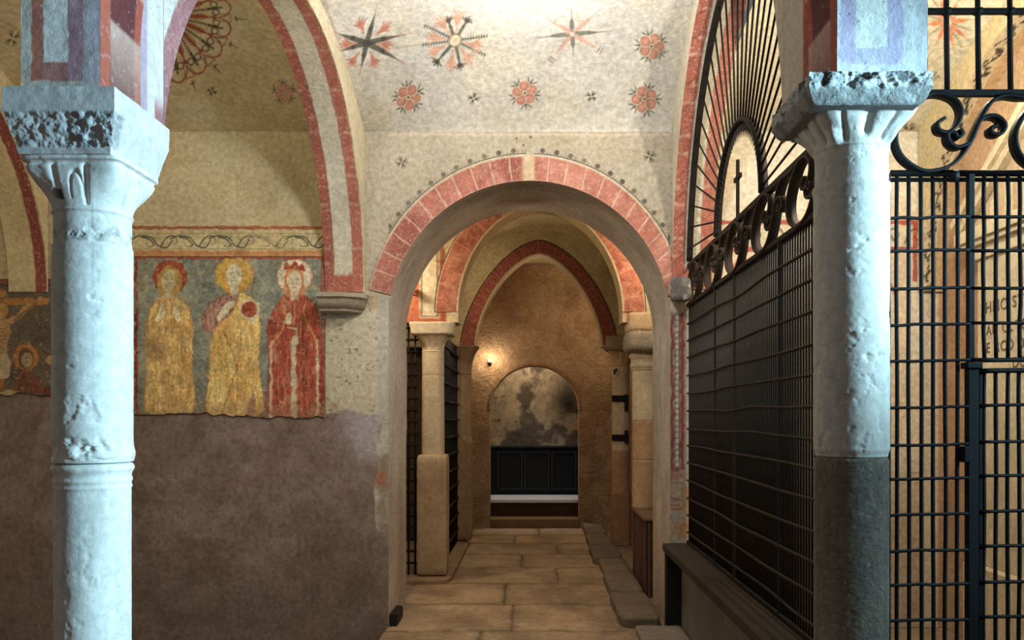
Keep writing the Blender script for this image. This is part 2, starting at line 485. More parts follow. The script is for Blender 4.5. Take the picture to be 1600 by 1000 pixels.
def wall_back():
    g = Geo()
    # left part, floor to vault
    def grid_plane(x0, x1, z0, z1, dx, paint):
        nx, nz = max(2, int((x1 - x0) / dx)), max(2, int((z1 - z0) / dx))
        X, Z = np.meshgrid(np.linspace(x0, x1, nx), np.linspace(z0, z1, nz), indexing='ij')
        P = np.stack([X, np.full(X.shape, YW), Z], -1)
        C = paint(P)
        g.grid(P, C)
    grid_plane(-4.4, AX - AA, -.2, 3.75, .010, wall_paint_left)
    grid_plane(-6.2, -4.4, -.2, 3.75, .05, wall_paint_left)
    grid_plane(AX + AA, 3.1, 0, 3.75, .008, wall_paint_right)
    # lunette above the arch
    nx, nz = 460, 200
    th = np.linspace(PI, 0, nx)
    xs, zi = arch_x(th)
    v = np.linspace(0, 1, nz) ** 1.3
    Z = zi[:, None] + (3.75 - zi[:, None]) * v[None, :]
    X = np.repeat(xs[:, None], nz, 1)
    P = np.stack([X, np.full(X.shape, YW), Z], -1)
    g.grid(P, lunette_paint(X, Z))
    # jambs and arch soffit
    path = [(AX - AA, z) for z in np.linspace(0, AZ, 60)] + [tuple(arch_x(t)) for t in np.linspace(PI, 0, 120)[1:]] + [(AX + AA, z) for z in np.linspace(AZ, 0, 60)[1:]]
    pa = np.array(path); yy = np.linspace(YW, YB, 40)
    P = np.empty((len(pa), 40, 3)); P[..., 0] = pa[:, :1]; P[..., 2] = pa[:, 1:]; P[..., 1] = yy[None, :]
    d = (fbm(P[..., 1] * 3, P[..., 2] * 3, P[..., 0] * 3, 61) - .5) * .035 * sst(0, .15, P[..., 1] - YW)
    P[..., 0] += d * np.sign(AX - P[..., 0] + 1e-6) * np.minimum(1, np.abs(P[..., 0] - AX)); P[..., 2] += -np.abs(d) * .5 * sst(AZ, AZ + .4, P[..., 2])
    C = np.empty(P.shape); C[...] = S(192, 182, 168)
    mix(C, sst(.4, .7, fbm(P[..., 1] * 5, P[..., 2] * 2, P[..., 0] * 2, 62)) * .6, S(158, 144, 130))
    mix(C, sst(1.6, .4, P[..., 2]) * .4, S(164, 128, 96))
    g.grid(P, C)
    # back face
    for a, b in ((-3.2, AX - AA), (AX + AA, 3.1)):
        g.quad((a, YB, 0), (b, YB, 0), (b, YB, 3.9), (a, YB, 3.9), S(170, 146, 112), 40, 40)
    P = np.stack([X, np.full(X.shape, YB), Z], -1)[::6, ::10]; g.grid(P, S(180, 160, 126))
    o = g.obj('wall_back', M_PLASTER)
    tag(o, 'plastered wall pierced by the round arch', 'wall', kind='structure')

def lunette_paint(X, Z):
    C = np.empty(X.shape + (3,)); C[...] = C_LUN
    mix(C, sst(.4, .7, fbm(X * 3, Z * 3, 0, 71)) * .4, S(172, 154, 120))
    mix(C, np.exp(-((Z - 3.50 - (fbm(X * 3, 0, 0, 3) - .5) * .04) / .012) ** 2) * .35, S(226, 216, 190))
    q = Paint(X, Z, 0); q.C = C
    # rope of beads along the outside of the red band
    def op(t, off):
        a = (AA + .16 + off) if math.cos(t) < 0 else (AA + .115 + off)
        return (AX + a * math.cos(t), AZ + (AB + .18 + off) * math.sin(t))
    ts = np.linspace(PI * .96, PI * .06, 160)
    gap = lambda t: abs(math.cos(t) * 1.1 - .0) < .03
    for i in range(len(ts) - 1):
        if not gap(ts[i]):
            q.seg(op(ts[i], .006), op(ts[i + 1], .006), .005, .005, S(210, 202, 180), .9)
            q.seg(op(ts[i], .016), op(ts[i + 1], .016), .0035, .0035, C_DARK, .8)
    t = PI * .95; k = 0
    while t > PI * .08:
        if not gap(t):
            fade = .55 + .45 * float(_h(np.int64(k), np.int64(3), np.int64(1), 9))
            q.disc(op(t, .040), .0175, S(60, 56, 48), fade); q.disc(op(t, .040), .009, S(112, 110, 92), fade * .8)
            for s in (.028, .05, .07): q.seg(op(t - s, .018), op(t - s, .036), .003, .002, C_DARK, .55)
        t -= .088; k += 1
    # small painted crosses and the four dots at the crown
    for px, py, r in ((628, 254, 9), (1015, 244, 10), (566, 228, 6)):
        x, z = (px - VX) / 220, EYE + (VY - py) / 220
        for kk in range(4):
            for d in (-.4, 0, .4):
                a = .4 + kk * PI / 2
                q.seg((x + math.cos(a) * r * .3 / 220, z + math.sin(a) * r * .3 / 220), (x + math.cos(a + d) * r / 220, z + math.sin(a + d) * r / 220), .0055, .003, S(88, 84, 68), .85)
    for px, py in ((818, 204), (818, 227), (807, 216), (829, 214)):
        q.disc(((px - VX) / 220, EYE + (VY - py) / 220), .007, S(70, 60, 50), .9, .010)
    return C

def wall_paint_right(P):
    X, Z = P[..., 0], P[..., 2]
    C = np.empty(P.shape); C[...] = S(224, 214, 194)
    mix(C, sst(1.14, 1.08, X) * sst(2.25, 2.35, Z), C_LUN)
    U, V = VX + X * 220, VY - (Z - EYE) * 220
    q = Paint(U, V, 0); q.C = C; q.aa = .9
    q.rect((1030, 455), (1090, 1000), S(196, 180, 150), .8)
    # striped border on the pier beside the arch
    mix(C, (sst(1042, 1046, U) * sst(1086, 1082, U) * sst(482, 490, V)) * .8, S(150, 144, 138))
    for a, b, col in ((1048, 1053, S(136, 48, 40)), (1063, 1069, S(140, 52, 44))):
        q.rect((a, 490), (b, 735), col, .9, 1.5, a)
    q.rect((1054, 490), (1062, 735), S(90, 84, 80), .9, 1, 3)
    for k in range(26): q.disc((1058, 496 + k * 9.2), 2.4, S(210, 204, 192), .9, 4.0)
    for k in range(12): q.rect((1046, 735 + (k % 4) * 6 + 40 * (k // 6)), (1062 + (k * 7) % 14, 739 + (k % 4) * 6 + 40 * (k // 6)), S(150, 70, 50), .5, 2, k)
    mix(C, sst(750, 760, V) * sst(1044, 1047, U) * sst(1086, 1082, U) * sst(.4, .65, fbm(U * .05, V * .05, 0, 83)) * .8, S(176, 130, 84))
    # painted frieze and frames on the chapel's end wall
    ch = sst(1114, 1117, U)
    mix(C, ch * sst(.4, .7, fbm(U * .012, V * .012, 0, 84)) * .5, S(210, 186, 148))
    q.rect((1112, 344), (1428, 351), S(170, 66, 50), .9, 1.2, 2)
    q.rect((1112, 386), (1428, 394), S(170, 66, 50), .9, 1.2, 5)
    q.rect((1112, 352), (1426, 385), S(206, 196, 166), .7)
    for k in range(9):
        x = 1126 + k * 36
        q.line(smooth_pts([(x, 380), (x + 8, 362), (x + 20, 358), (x + 26, 368), (x + 19, 375), (x + 15, 369)], 5, False), 1.5, S(96, 92, 78), .8)
    q.rect((1426, 344), (1434, 440), S(172, 66, 50), .9, 1.2, 7)
    q.rect((1112, 395), (1425, 690), S(226, 200, 160), .55, 2, 8)
    for k in range(16):
        x, y = 1160 + (k * 53) % 260, 410 + (k * 37) % 60
        q.line(smooth_pts([(x - 14, y + 8), (x - 4, y - 6), (x + 10, y - 2), (x + 16, y + 10)], 5, False), 2.2, S(190, 88, 52), .55)
    for k in range(22):
        x, y = 1130 + (k * 47) % 300, 690 + (k * 13) % 50
        q.rect((x, y), (x + 16, y + 4), S(170, 74, 52), .5, 2, k)
    mix(C, sst(700, 830, V) * ch * .6, S(150, 118, 86))
    # corner pilaster strip with the black leaf band
    q.rect((1444, 100), (1466, 1000), S(206, 194, 168), .9)
    for k in range(24):
        y = 250 + k * 11
        q.seg((1450 + (k % 2) * 4, y), (1458 - (k % 2) * 4, y + 9), 2.4, 1.0, S(76, 66, 56), .75 if k < 16 else .3)
    q.rect((1466, 300), (1500, 1000), S(184, 140, 104), .9)
    return C
wall_back()

# ---- vaults
def vault_obj(name, label, xl, xr, zf, base, deco=None, dx=.006, seed=0, y0=3.0, dyn=None):
    nx = int((xr(5.0) - xl(5.0)) / dx)
    Yf = np.arange(4.55, 6.0, dx * .8); Yn = np.linspace(y0, 4.55, 60)[:-1]
    Y1 = np.concatenate([Yn, Yf, [6.0]])
    u = np.linspace(0, 1, nx)
    Y = np.repeat(Y1[None, :], nx, 0)
    X = xl(Y) + (xr(Y) - xl(Y)) * u[:, None]
    Z = zf(X, Y) + (fbm(X * 3, Y * 3, 0, seed) - .5) * .02 * sst(0, .3, 6.0 - Y)
    C = np.empty(X.shape + (3,)); C[...] = base
    mix(C, sst(.45, .72, fbm(X * 2.2, Y * 2.2, 0, seed + 3)) * .3, np.asarray(base) * np.array([.82, .76, .64]))
    mix(C, sst(.5, .7, fbm(X * 4, Y * 4, 4, seed + 5)) * .4, S(222, 212, 186))
    q = Paint(X, Y, 0); q.C = C
    if deco: deco(q, zf)
    g = Geo(); g.grid(np.stack([X, Y, Z], -1), C, flip=True)
    o = g.obj(name, M_PLASTER); tag(o, label, 'ceiling', kind='structure'); return o

skew = lambda Y: np.clip((6.0 - np.asarray(Y)) / 2.84, 0, 1.2) ** 2
LXR = lambda Y: -1.18 - .207 * skew(Y)          # left rib, face towards the nave
LXL = lambda Y: -1.46 - .18 * skew(Y)
RXL = lambda Y: 1.0 - .045 * skew(Y)
RXR = lambda Y: 1.29 - .012 * skew(Y)
FXR = lambda Y: -3.42 - .1 * skew(Y)
FXL = lambda Y: -3.70 - .1 * skew(Y)
CXL = lambda Y: 2.74 + 0 * np.asarray(Y)
CXR = lambda Y: 2.93 + 0 * np.asarray(Y)

def deco_centre(q, zf):
    m = Motif(q, 573, 68, zf)
    blk, red = S(78, 78, 68), S(200, 136, 114)
    for a, r in ((-2.62, 50), (-1.28, 44), (-.02, 52), (.58, 62), (1.82, 36), (3.08, 42)):
        ray(m, a, 0, r, 5.0, blk); m.P2.seg(pol(a, r), pol(a, r + 16), .9, .5, red, .8)
    for a in (-1.85, -.55, .28, 1.2, 2.35, -2.95): tuft(m, a, 16, 42, red)
    m = Motif(q, 711, 63, zf)
    for a, r in ((-2.57, 56), (3.14, 54), (.52, 56), (-.02, 50)): spine(m, a, 12, r, blk)
    for a, r in ((-1.88, 36), (-.98, 36), (1.37, 42), (2.35, 44)): ray(m, a, 10, r, 3.2, S(96, 94, 76)); tuft(m, a, r - 8, r + 4, S(80, 80, 66))
    for a in (-2.2, -1.45, .3, .95, 1.75, 2.78, -2.88): tuft(m, a, 13, 46, S(212, 164, 136))
    m.P2.ring((0, 0), 9.5, 2.2, S(140, 128, 96)); m.P2.disc((0, 0), 8, S(222, 210, 178)); m.P2.disc((0, 0), 3.5, S(196, 160, 130), .7)
    m.P2.seg((-100, -2), (-60, -1), .7, .7, S(176, 150, 120), .7)
    m = Motif(q, 894, 54, zf)
    for k, (a, r) in enumerate(((-1.6, 44), (-.75, 62), (-.06, 62), (.52, 60), (1.5, 34), (2.3, 58), (3.1, 54), (-2.52, 48))):
        c = (S(124, 126, 112) if k % 2 == 0 else S(214, 172, 150))
        ray(m, a, 7, r * .72, 4.2, c); m.P2.seg(pol(a, r * .7), pol(a, r), .9, .6, c, .8)
        if k in (3, 5): 
            for w in (.82, .9): 
                p = np.array(pol(a, r * w)); n = np.array([-math.sin(a), math.cos(a)]) * 5
                m.P2.seg(p - n, p + n, .8, .8, blk, .8)
    m.P2.ring((0, 0), 5.5, 1.4, S(190, 160, 130), .6)
    for px, py, r, rot in ((638, 153, 22, .2), (820, 145, 22, -.4), (1018, 72, 23, -1.2), (1007, 155, 23, 1.9)): flower(Motif(q, px, py, zf), r, rot)
    cross(Motif(q, 740, 153, zf), 9, .3); cross(Motif(q, 924, 151, zf), 9, .6)

def deco_left(q, zf):
    m = Motif(q, 262, 28, zf); p = m.P2
    red, blk = S(150, 72, 50), S(62, 54, 40)
    for k in range(-1, 6):
        a = -.52 + k * .42
        am = a + .21
        pts = [pol(a + d, 78 + 22 * math.sin((d / .42) * PI) ** .6) for d in np.linspace(0.001, .419, 14)]
        p.line(pts, 1.3, red, .85)
        spine(m, am, 26, 66, blk, .9, 2.4)
        for s in (-1, 1):
            c = np.array(pol(am + s * .09, 76)); p.ring(tuple(c), 5, 2.4, blk, .9)
        p.seg(pol(am, 66), pol(am, 86), 2.4, 1.6, blk, .9)
        for r in np.arange(34, 66, 5.5):
            for s in (-1, 1): p.seg(pol(a, r), pol(a + s * .10, r - 9), 1.8, .8, red, .85)
        p.seg(pol(a, 28), pol(a, 72), 2.2, 1.4, red, .9); p.disc(pol(a, 73), 4, red, .9)
        for s in (-.07, .07): p.seg(pol(a + s, 82), pol(a + s * 1.1, 98), .9, .9, red, .8)
        p.seg(pol(a - .08, 98), pol(a + .08, 98), .9, .9, red, .8)
        p.seg(pol(a, 104), pol(a, 122), 1.2, .6, blk, .8); p.seg(pol(a - .04, 106), pol(a + .04, 108), 1.2, 1.2, blk, .8)
    flower(Motif(q, 444, 144, zf), 17, .2, .8); cross(Motif(q, 331, 143, zf), 8, .3)
    cross(Motif(q, 20, 60, zf), 12, 1.2)

def deco_right(q, zf):
    m = Motif(q, 1480, 34, zf)
    org, gy = S(216, 120, 76), S(130, 124, 100)
    for k in range(16):
        a = k * PI / 8 + .1
        if k % 2: ray(m, a, 10, 34, 4, org, .8); m.P2.seg(pol(a, 34), pol(a, 52), .8, .5, gy, .6)
        else: spine(m, a, 8, 38, gy, .7, 2)
    cross(Motif(q, 1420, 206, zf), 12, .8); cross(Motif(q, 1462, 118, zf), 8, .1, .5)
    m = Motif(q, 1460, 100, zf); m.P2.seg((-25, 18), (30, -30), .8, .5, S(190, 130, 90), .7)

vault_obj('ceiling', 'painted vault over the nave', LXR, RXL, vault_nave, S(216, 212, 200), deco_centre, .0062, 101)
vault_obj('ceiling', 'painted vault over the fresco bay', FXR, LXL, vault(-2.44, .98), S(204, 186, 146), deco_left, .008, 111)
vault_obj('ceiling', 'painted vault over the gated chapel', RXR, CXL, vault(2.0, .73), S(222, 212, 182), deco_right, .010, 121)
vault_obj('ceiling', 'vault over the outer left bay', lambda Y: -6.2 + 0 * Y, FXL, vault(-4.9, 1.2), S(200, 176, 130), None, .03, 131)
g = Geo(); g.quad((-6.2, -1, 4.05), (4.2, -1, 4.05), (4.2, 3.0, 4.05), (-6.2, 3.0, 4.05), S(190, 176, 150), 20, 10); tag(g.obj('ceiling', M_PLASTER), 'ceiling before the columns', 'ceiling', kind='structure')

# ---- ribs running towards the viewer (columns to back wall)
YC, RR, ZR = 4.575, 1.405, 2.38
def rib(name, label, xl, xr, soff, face_l=None, face_r=None, cat='arch', zn=2.56, Yc=YC, R=RR, Zr=ZR, ztop=None, nth=240, Rb=None, group=None, far0=0.0):
    Rb = Rb or R
    ztop = ztop or (lambda Y: z_edge(Y) + .03)
    th = np.linspace(far0, PI - math.asin(max(0, (zn - Zr)) / Rb), nth)
    w = np.linspace(0, 1, 44)
    Y = Yc + R * np.cos(th); Z = Zr + Rb * np.sin(th)
    P = np.empty((nth, 44, 3))
    P[..., 0] = xl(Y)[:, None] * (1 - w) + xr(Y)[:, None] * w; P[..., 1] = Y[:, None]; P[..., 2] = Z[:, None]
    sarc = R * th
    jit = (vnoise(P[..., 1] * 14, P[..., 2] * 14, P[..., 0] * 14, 5) - .5) * .012 + (vnoise(P[..., 1] * 50, P[..., 2] * 50, P[..., 0] * 50, 6) - .5) * .008
    g = Geo(); g.grid(P, soff(np.repeat(sarc[:, None], 44, 1) + jit, np.repeat(w[None, :], nth, 0) + jit * 2.5))
    for xf, pf, fl in ((xl, face_l, False), (xr, face_r, True)):
        v = np.linspace(0, 1, 50) ** 1.5
        zt = np.maximum(ztop(Y), Z + .02)
        Q = np.empty((nth, 50, 3)); Q[..., 0] = xf(Y)[:, None]; Q[..., 1] = Y[:, None]; Q[..., 2] = Z[:, None] + (zt - Z)[:, None] * v
        rad = (np.hypot((Q[..., 1] - Yc) / R, (Q[..., 2] - Zr) / Rb) - 1) * R
        C = pf(Q[..., 1], Q[..., 2], rad) if pf else np.broadcast_to(S(206, 188, 144), Q.shape)
        g.grid(Q, C, flip=fl)
    o = g.obj(name, M_BAND)
    tag(o, label, cat, group, 'thing'); return o

def soff_bands(r1=.25, r2=.70, base=.02):
    def f(s, w):
        C = np.empty(s.shape + (3,)); C[...] = S(206, 200, 178)
        mix(C, sst(r1 + .015, r1 - .015, w), S(160, 94, 78)); mix(C, sst(r2 - .015, r2 + .015, w) * sst(.985, .97, w), S(176, 108, 90))
        mix(C, sst(.13, .12, s) * sst(.98, .97, w), S(168, 98, 82))
        j = (np.abs(np.mod(s / .10, 1) - .5) > .47) & ((w < r1) | (w > r2))
        mix(C, j * .5, S(206, 176, 150))
        mix(C, sst(.97, .985, w), S(206, 190, 140))
        return C
    return f
def soff_left(s, w):
    C = np.empty(s.shape + (3,)); C[...] = S(204, 184, 138)
    mix(C, sst(.66, .70, w), S(140, 74, 58)); mix(C, sst(.95, .965, w), S(206, 186, 150)); return C
def face_left(Y, Z, rad):
    C = np.empty(Y.shape + (3,)); C[...] = S(200, 188, 156)
    k = sst(4.2, 3.9, Y)
    mix(C, k * sst(.088, .082, rad), S(160, 112, 116)); mix(C, k * sst(.082, .088, rad), S(210, 204, 196)); mix(C, k * sst(.22, .23, rad), S(176, 160, 176))
    return C
def face_right(Y, Z, rad):
    C = np.empty(Y.shape + (3,)); C[...] = S(200, 190, 164)
    k = sst(4.4, 4.1, Y)
    mix(C, k, S(208, 198, 180)); mix(C, k * sst(2.66, 2.62, Z), S(172, 104, 86))
    return C
rib('rib_arch', 'round rib arch striped red and white above the corbel beside the saints', LXL, LXR, soff_bands(), None, face_left)
rib('rib_arch', 'round striped arch that frames the iron fan grille', RXL, RXR, soff_bands(.30, .66), face_right, None, Yc=4.59, R=1.39, Zr=2.40, Rb=1.64, ztop=lambda Y: z_right(Y) + .03)
rib('rib_arch', 'striped arch at the left picture edge above the crucifixion fresco', FXL, FXR, soff_left, None, None)

def soff_chapel(s, w):
    C = np.empty(s.shape + (3,)); C[...] = S(210, 192, 152)
    z = np.abs(w - .34 - .10 * np.sin(s * 46)); n = vnoise(s * 60, w * 14, 0, 3)
    mix(C, sst(.16, .11, z) * sst(.35, .5, n) * sst(.25, .3, fbm(s * 3, w, 0, 9)), S(70, 64, 54))
    mix(C, sst(.54, .57, w), S(196, 164, 120)); mix(C, np.exp(-((w - .56) / .015) ** 2) * .7, S(230, 216, 184))
    return C
rib('rib_arch', 'cream wall arch with a black leaf band inside the gated chapel', CXL, CXR, soff_chapel, None, None, zn=2.4)

# right wall of the chapel (brown tympanum)
g = Geo()
def cw(P):
    C = np.empty(P.shape); C[...] = S(196, 162, 126)
    mix(C, sst(.35, .7, fbm(P[..., 1] * 3, P[..., 2] * 3, 0, 141)) * .6, S(160, 118, 86)); return C
g.quad((2.93, 6.0, 0), (2.93, 2.72, 0), (2.93, 2.72, 4.05), (2.93, 6.0, 4.05), None, 140, 140, cw)
tag(g.obj('wall_right', M_PLASTER), 'brown plaster side wall of the chapel', 'wall', kind='structure')
g = Geo(); g.quad((-6.2, -1, 0), (-6.2, 6.0, 0), (-6.2, 6.0, 4.05), (-6.2, -1, 4.05), S(150, 130, 104), 30, 20)
tag(g.obj('wall_left', M_PLASTER), 'plain plaster side wall', 'wall', kind='structure')

# ---- the arches across the picture, over the two front columns
PF, PB = 2.72, 3.0
def front_arches():
    def brick(P, th_):
        # dark red painted voussoirs with pale joints
        s = th_
        C = np.empty(P.shape); C[...] = S(104, 54, 54)
        mix(C, sst(.4, .7, fbm(P[..., 0] * 9, P[..., 1] * 9, P[..., 2] * 9, 151)) * .5, S(86, 44, 52))
        y = (P[..., 1] - PF) / (PB - PF)
        mix(C, sst(.25, .2, y), S(170, 92, 76)); mix(C, sst(.80, .86, y), S(166, 84, 68))
        mix(C, (np.abs(np.mod(s / .085, 1) - .5) > .465) * sst(.2, .25, y) * .7, S(206, 176, 164))
        return C
    def leftface(X, Z):
        C = np.empty(X.shape + (3,)); C[...] = S(206, 196, 186)
        q = Paint(VX + X * F / PF, VY - (Z - EYE) * F / PF, 0); q.C = C; q.aa = .9
        q.rect((50, -500), (131, 126), S(186, 124, 114), .95, 2.5, 1)
        q.rect((50, -500), (68, 126), S(184, 112, 88), .7, 2.5, 1)
        q.rect((68, -500), (107, 97), S(236, 234, 228), 1, 1.5, 2)
        q.rect((107, -500), (131, 126), S(186, 150, 166), .75, 2, 3)
        q.rect((131, -500), (158, 130), S(196, 184, 196), .8, 2, 4)
        return C
    def rightface(X, Z):
        C = np.empty(X.shape + (3,)); C[...] = S(206, 206, 208)
        q = Paint(VX + X * F / PF, VY - (Z - EYE) * F / PF, 0); q.C = C; q.aa = .9
        q.rect((1313, -500), (1337, 100), S(186, 172, 196), .95, 2.5, 1)
        q.rect((1386, -500), (1412, 100), S(188, 178, 204), .9, 2.5, 2)
        q.rect((1338, 74), (1386, 100), S(190, 180, 202), .8, 2.5, 3)
        q.rect((1338, -500), (1386, 74), S(220, 218, 212), 1, 2, 4)
        return C
    xl0, xl1, xr0, xr1 = -1.642, -1.387, .985, 1.277
    # left pier
    def pier(name, label, x0, x1, face, ysoft, inner_left):
        g = Geo()
        z0, z1 = 2.535, 4.05
        X, Z = np.meshgrid(np.linspace(x0, x1, 90), np.linspace(z0, z1, 300), indexing='ij')
        bulge = (fbm(X * 8, Z * 8, 0, 161) - .5) * .012
        g.grid(np.stack([X, PF + bulge, Z], -1), face(X, Z))
        return g
    for side, x0, x1, face in ((-1, xl0, xl1, leftface), (1, xr0, xr1, rightface)):
        g = pier('', '', x0, x1, face, 0, 0)
        c = S(206, 190, 170)
        # the half of the crossing arch that springs from this pier
        xc, Rx, zc = (xl1 + xr0) / 2, (xr0 - xl1) / 2, 2.80
        ths = np.linspace(0, PI / 2, 120)
        px_, pz_ = xc + side * Rx * np.cos(ths), zc + Rx * np.sin(ths)
        px_ = np.concatenate([[px_[0]], px_]); pz_ = np.concatenate([[2.535], pz_])
        ss = np.concatenate([[-.265], Rx * ths])
        yv = np.linspace(PF, PB, 40)
        P = np.empty((121, 40, 3)); P[..., 0] = px_[:, None]; P[..., 2] = pz_[:, None]; P[..., 1] = yv
        g.grid(P, brick(P, np.repeat(ss[:, None], 40, 1)), flip=side < 0)
        v = np.linspace(0, 1, 40)
        for yy in (PF, PB):
            Q = np.empty((121, 40, 3)); Q[..., 0] = px_[:, None]; Q[..., 1] = yy; Q[..., 2] = pz_[:, None] + (4.05 - pz_[:, None]) * v
            d = np.abs(np.hypot(Q[..., 0] - xc, Q[..., 2] - zc) - Rx)
            C = np.empty(Q.shape); C[...] = S(206, 194, 176); mix(C, sst(.2, .19, d), S(176, 110, 100)); mix(C, sst(.02, .015, d) , S(206, 190, 186))
            g.grid(Q, C)
        # back, outer side and the short cheek towards the rib
        ob = x0 if side < 0 else x1
        ib = x1 if side < 0 else x0
        zt = 4.05
        g.quad((ob, PF, 2.535), (ob, 3.2, 2.535), (ob, 3.2, zt), (ob, PF, zt), c, 20, 60)
        g.quad((x0, 3.2, 2.535), (x1, 3.2, 2.535), (x1, 3.2, 2.62), (x0, 3.2, 2.62), c, 4, 4)
        def ck(P):
            C = np.empty(P.shape)
            yy = P[..., 1]
            if side < 0: C[...] = S(210, 204, 198); mix(C, sst(3.06, 3.04, yy), S(176, 160, 176)); mix(C, sst(3.105, 3.115, yy) * sst(2.7, 2.62, P[..., 2]), S(160, 112, 116))
            else: C[...] = S(166, 96, 78); mix(C, sst(3.035, 3.05, yy), S(206, 196, 178)); mix(C, sst(2.66, 2.62, P[..., 2]), S(172, 104, 86))
            return C
        ye, xe = (3.19, ib + .002) if side < 0 else (3.215, .956)
        g.quad((ib, PB, 2.535), (xe, ye, 2.535), (xe, ye, 4.05), (ib, PB, 4.05), None, 30, 120, ck)
        # arch away from the nave
        if side < 0: a0, a1 = xl0, -3.35
        else: a0, a1 = xr1, 2.93
        xm, Ra, za = (a0 + a1) / 2, abs(a0 - a1) / 2, 3.15
        t2 = np.linspace(0, PI, 100); sg = 1 if a0 > a1 else -1
        qx, qz = xm + sg * Ra * np.cos(t2), za + .82 * Ra * np.sin(t2)
        Q = np.empty((100, 12, 3)); Q[..., 0] = qx[:, None]; Q[..., 2] = qz[:, None]; Q[..., 1] = np.linspace(PF, PB, 12)
        g.grid(Q, S(190, 172, 140), flip=True)
        for yy in (PF, PB):
            Q = np.empty((100, 12, 3)); Q[..., 0] = qx[:, None]; Q[..., 1] = yy; Q[..., 2] = qz[:, None] + (4.05 - qz[:, None]) * np.linspace(0, 1, 12)
            g.grid(Q, S(206, 192, 170))
        lab = ('painted arch pier with a white panel on the left column, arching over the nave' if side < 0 else
               'painted arch pier with lilac stripes on the right column, dark red underside')
        tag(g.obj('arch_pier', M_PIER), lab, 'arch', kind='thing')
front_arches()
# ================================================================== painted round arch band (raised plaster skin on the wall)
def arch_band(name, label, inner, outer, y, paint, ts, depth=.012, mat=None, nr=44):
    """flat ring of painted plaster between two curves (functions of angle), facing the viewer"""
    r = np.linspace(0, 1, nr)
    xi, zi = inner(ts); xo, zo = outer(ts)
    P = np.empty((len(ts), nr, 3)); P[..., 0] = xi[:, None] * (1 - r) + xo[:, None] * r; P[..., 2] = zi[:, None] * (1 - r) + zo[:, None] * r
    P[..., 1] = y - depth
    s = np.concatenate([[0], np.cumsum(np.hypot(np.diff(xi), np.diff(zi)))])
    C = paint(np.repeat(s[:, None], nr, 1), np.repeat(r[None, :], len(ts), 0), P)
    g = Geo(); g.grid(P, C)
    for k in (0, -1):
        E = np.stack([P[:, k], P[:, k] + np.array([0, depth - .0005, 0])], 1); g.grid(E, np.stack([C[:, k]] * 2, 1), flip=(k == 0))
    for k in (0, -1):
        E = np.stack([P[k], P[k] + np.array([0, depth - .0005, 0])], 1); g.grid(E, np.stack([C[k]] * 2, 1), flip=(k == -1))
    o = g.obj(name, mat or M_BAND); tag(o, label, 'arch', kind='thing'); return o

def big_band_paint(s, r, P):
    C = np.empty(P.shape); C[...] = S(176, 110, 94)
    mix(C, sst(.35, .7, fbm(P[..., 0] * 9, P[..., 2] * 9, 0, 201, 6)) * .6, S(202, 144, 124))
    mix(C, sst(.45, .7, fbm(P[..., 0] * 5, P[..., 2] * 5, 3, 203, 6)) * .55, S(146, 80, 70))
    jit = (vnoise(P[..., 0] * 12, P[..., 2] * 12, 0, 6) - .5) * .008
    t = np.abs(np.mod((s + jit) / .125, 1) - .5) * .125
    mix(C, sst(.006, .002, .0625 - t) * sst(.95, .9, r) * .85, S(220, 190, 168))
    mix(C, sst(.93, .96, r) * .8, S(206, 186, 152))
    mix(C, sst(.07, .03, r) * .5, S(190, 150, 126))
    g = sst(.055, .03, np.abs(P[..., 0] - AX + .005)) * sst(2.8, 2.9, P[..., 2])
    mix(C, g, S(206, 180, 146))
    return C
ts = np.linspace(PI - .05, .06, 420)
arch_band('painted_arch', 'round arch painted with red voussoirs and a black bead edging over the passage',
          lambda t: (AX + AA * np.cos(t), AZ + AB * np.sin(t)),
          lambda t: (AX + np.where(np.cos(t) < 0, AA + .16, AA + .115) * np.cos(t), AZ + (AB + .18) * np.sin(t)), YW, big_band_paint,
          np.linspace(PI - .21, .20, 460))

# ================================================================== frescoes on the left wall
def fresco_sheet(px0, px1, py0, bottom, step, y=5.986):
    nx = int((px1 - px0) / step); nz = int((650 - py0) / step)
    us = np.linspace(px0, px1, nx); bt = bottom(us)
    v = np.linspace(0, 1, nz)
    U = np.repeat(us[:, None], nz, 1); V = py0 + (bt - py0)[:, None] * v[None, :]
    P = np.stack([(U - VX) / 220, np.full(U.shape, y), EYE + (VY - V) / 220], -1)
    P[..., 1] += (fbm(U * .05, V * .05, 0, 5) - .5) * .006
    return U, V, P
def finish_sheet(name, P, C, label, cat='fresco', mat=None):
    g = Geo(); g.grid(P, C, flip=True)
    for sl in (np.s_[0, :], np.s_[-1, :], np.s_[:, 0], np.s_[:, -1]):
        e = P[sl]; b = e.copy(); b[:, 1] = 5.9995
        g.grid(np.stack([e, b], 1), S(170, 146, 110))
    o = g.obj(name, mat or M_FRESCO); tag(o, label, cat, kind='thing'); return o

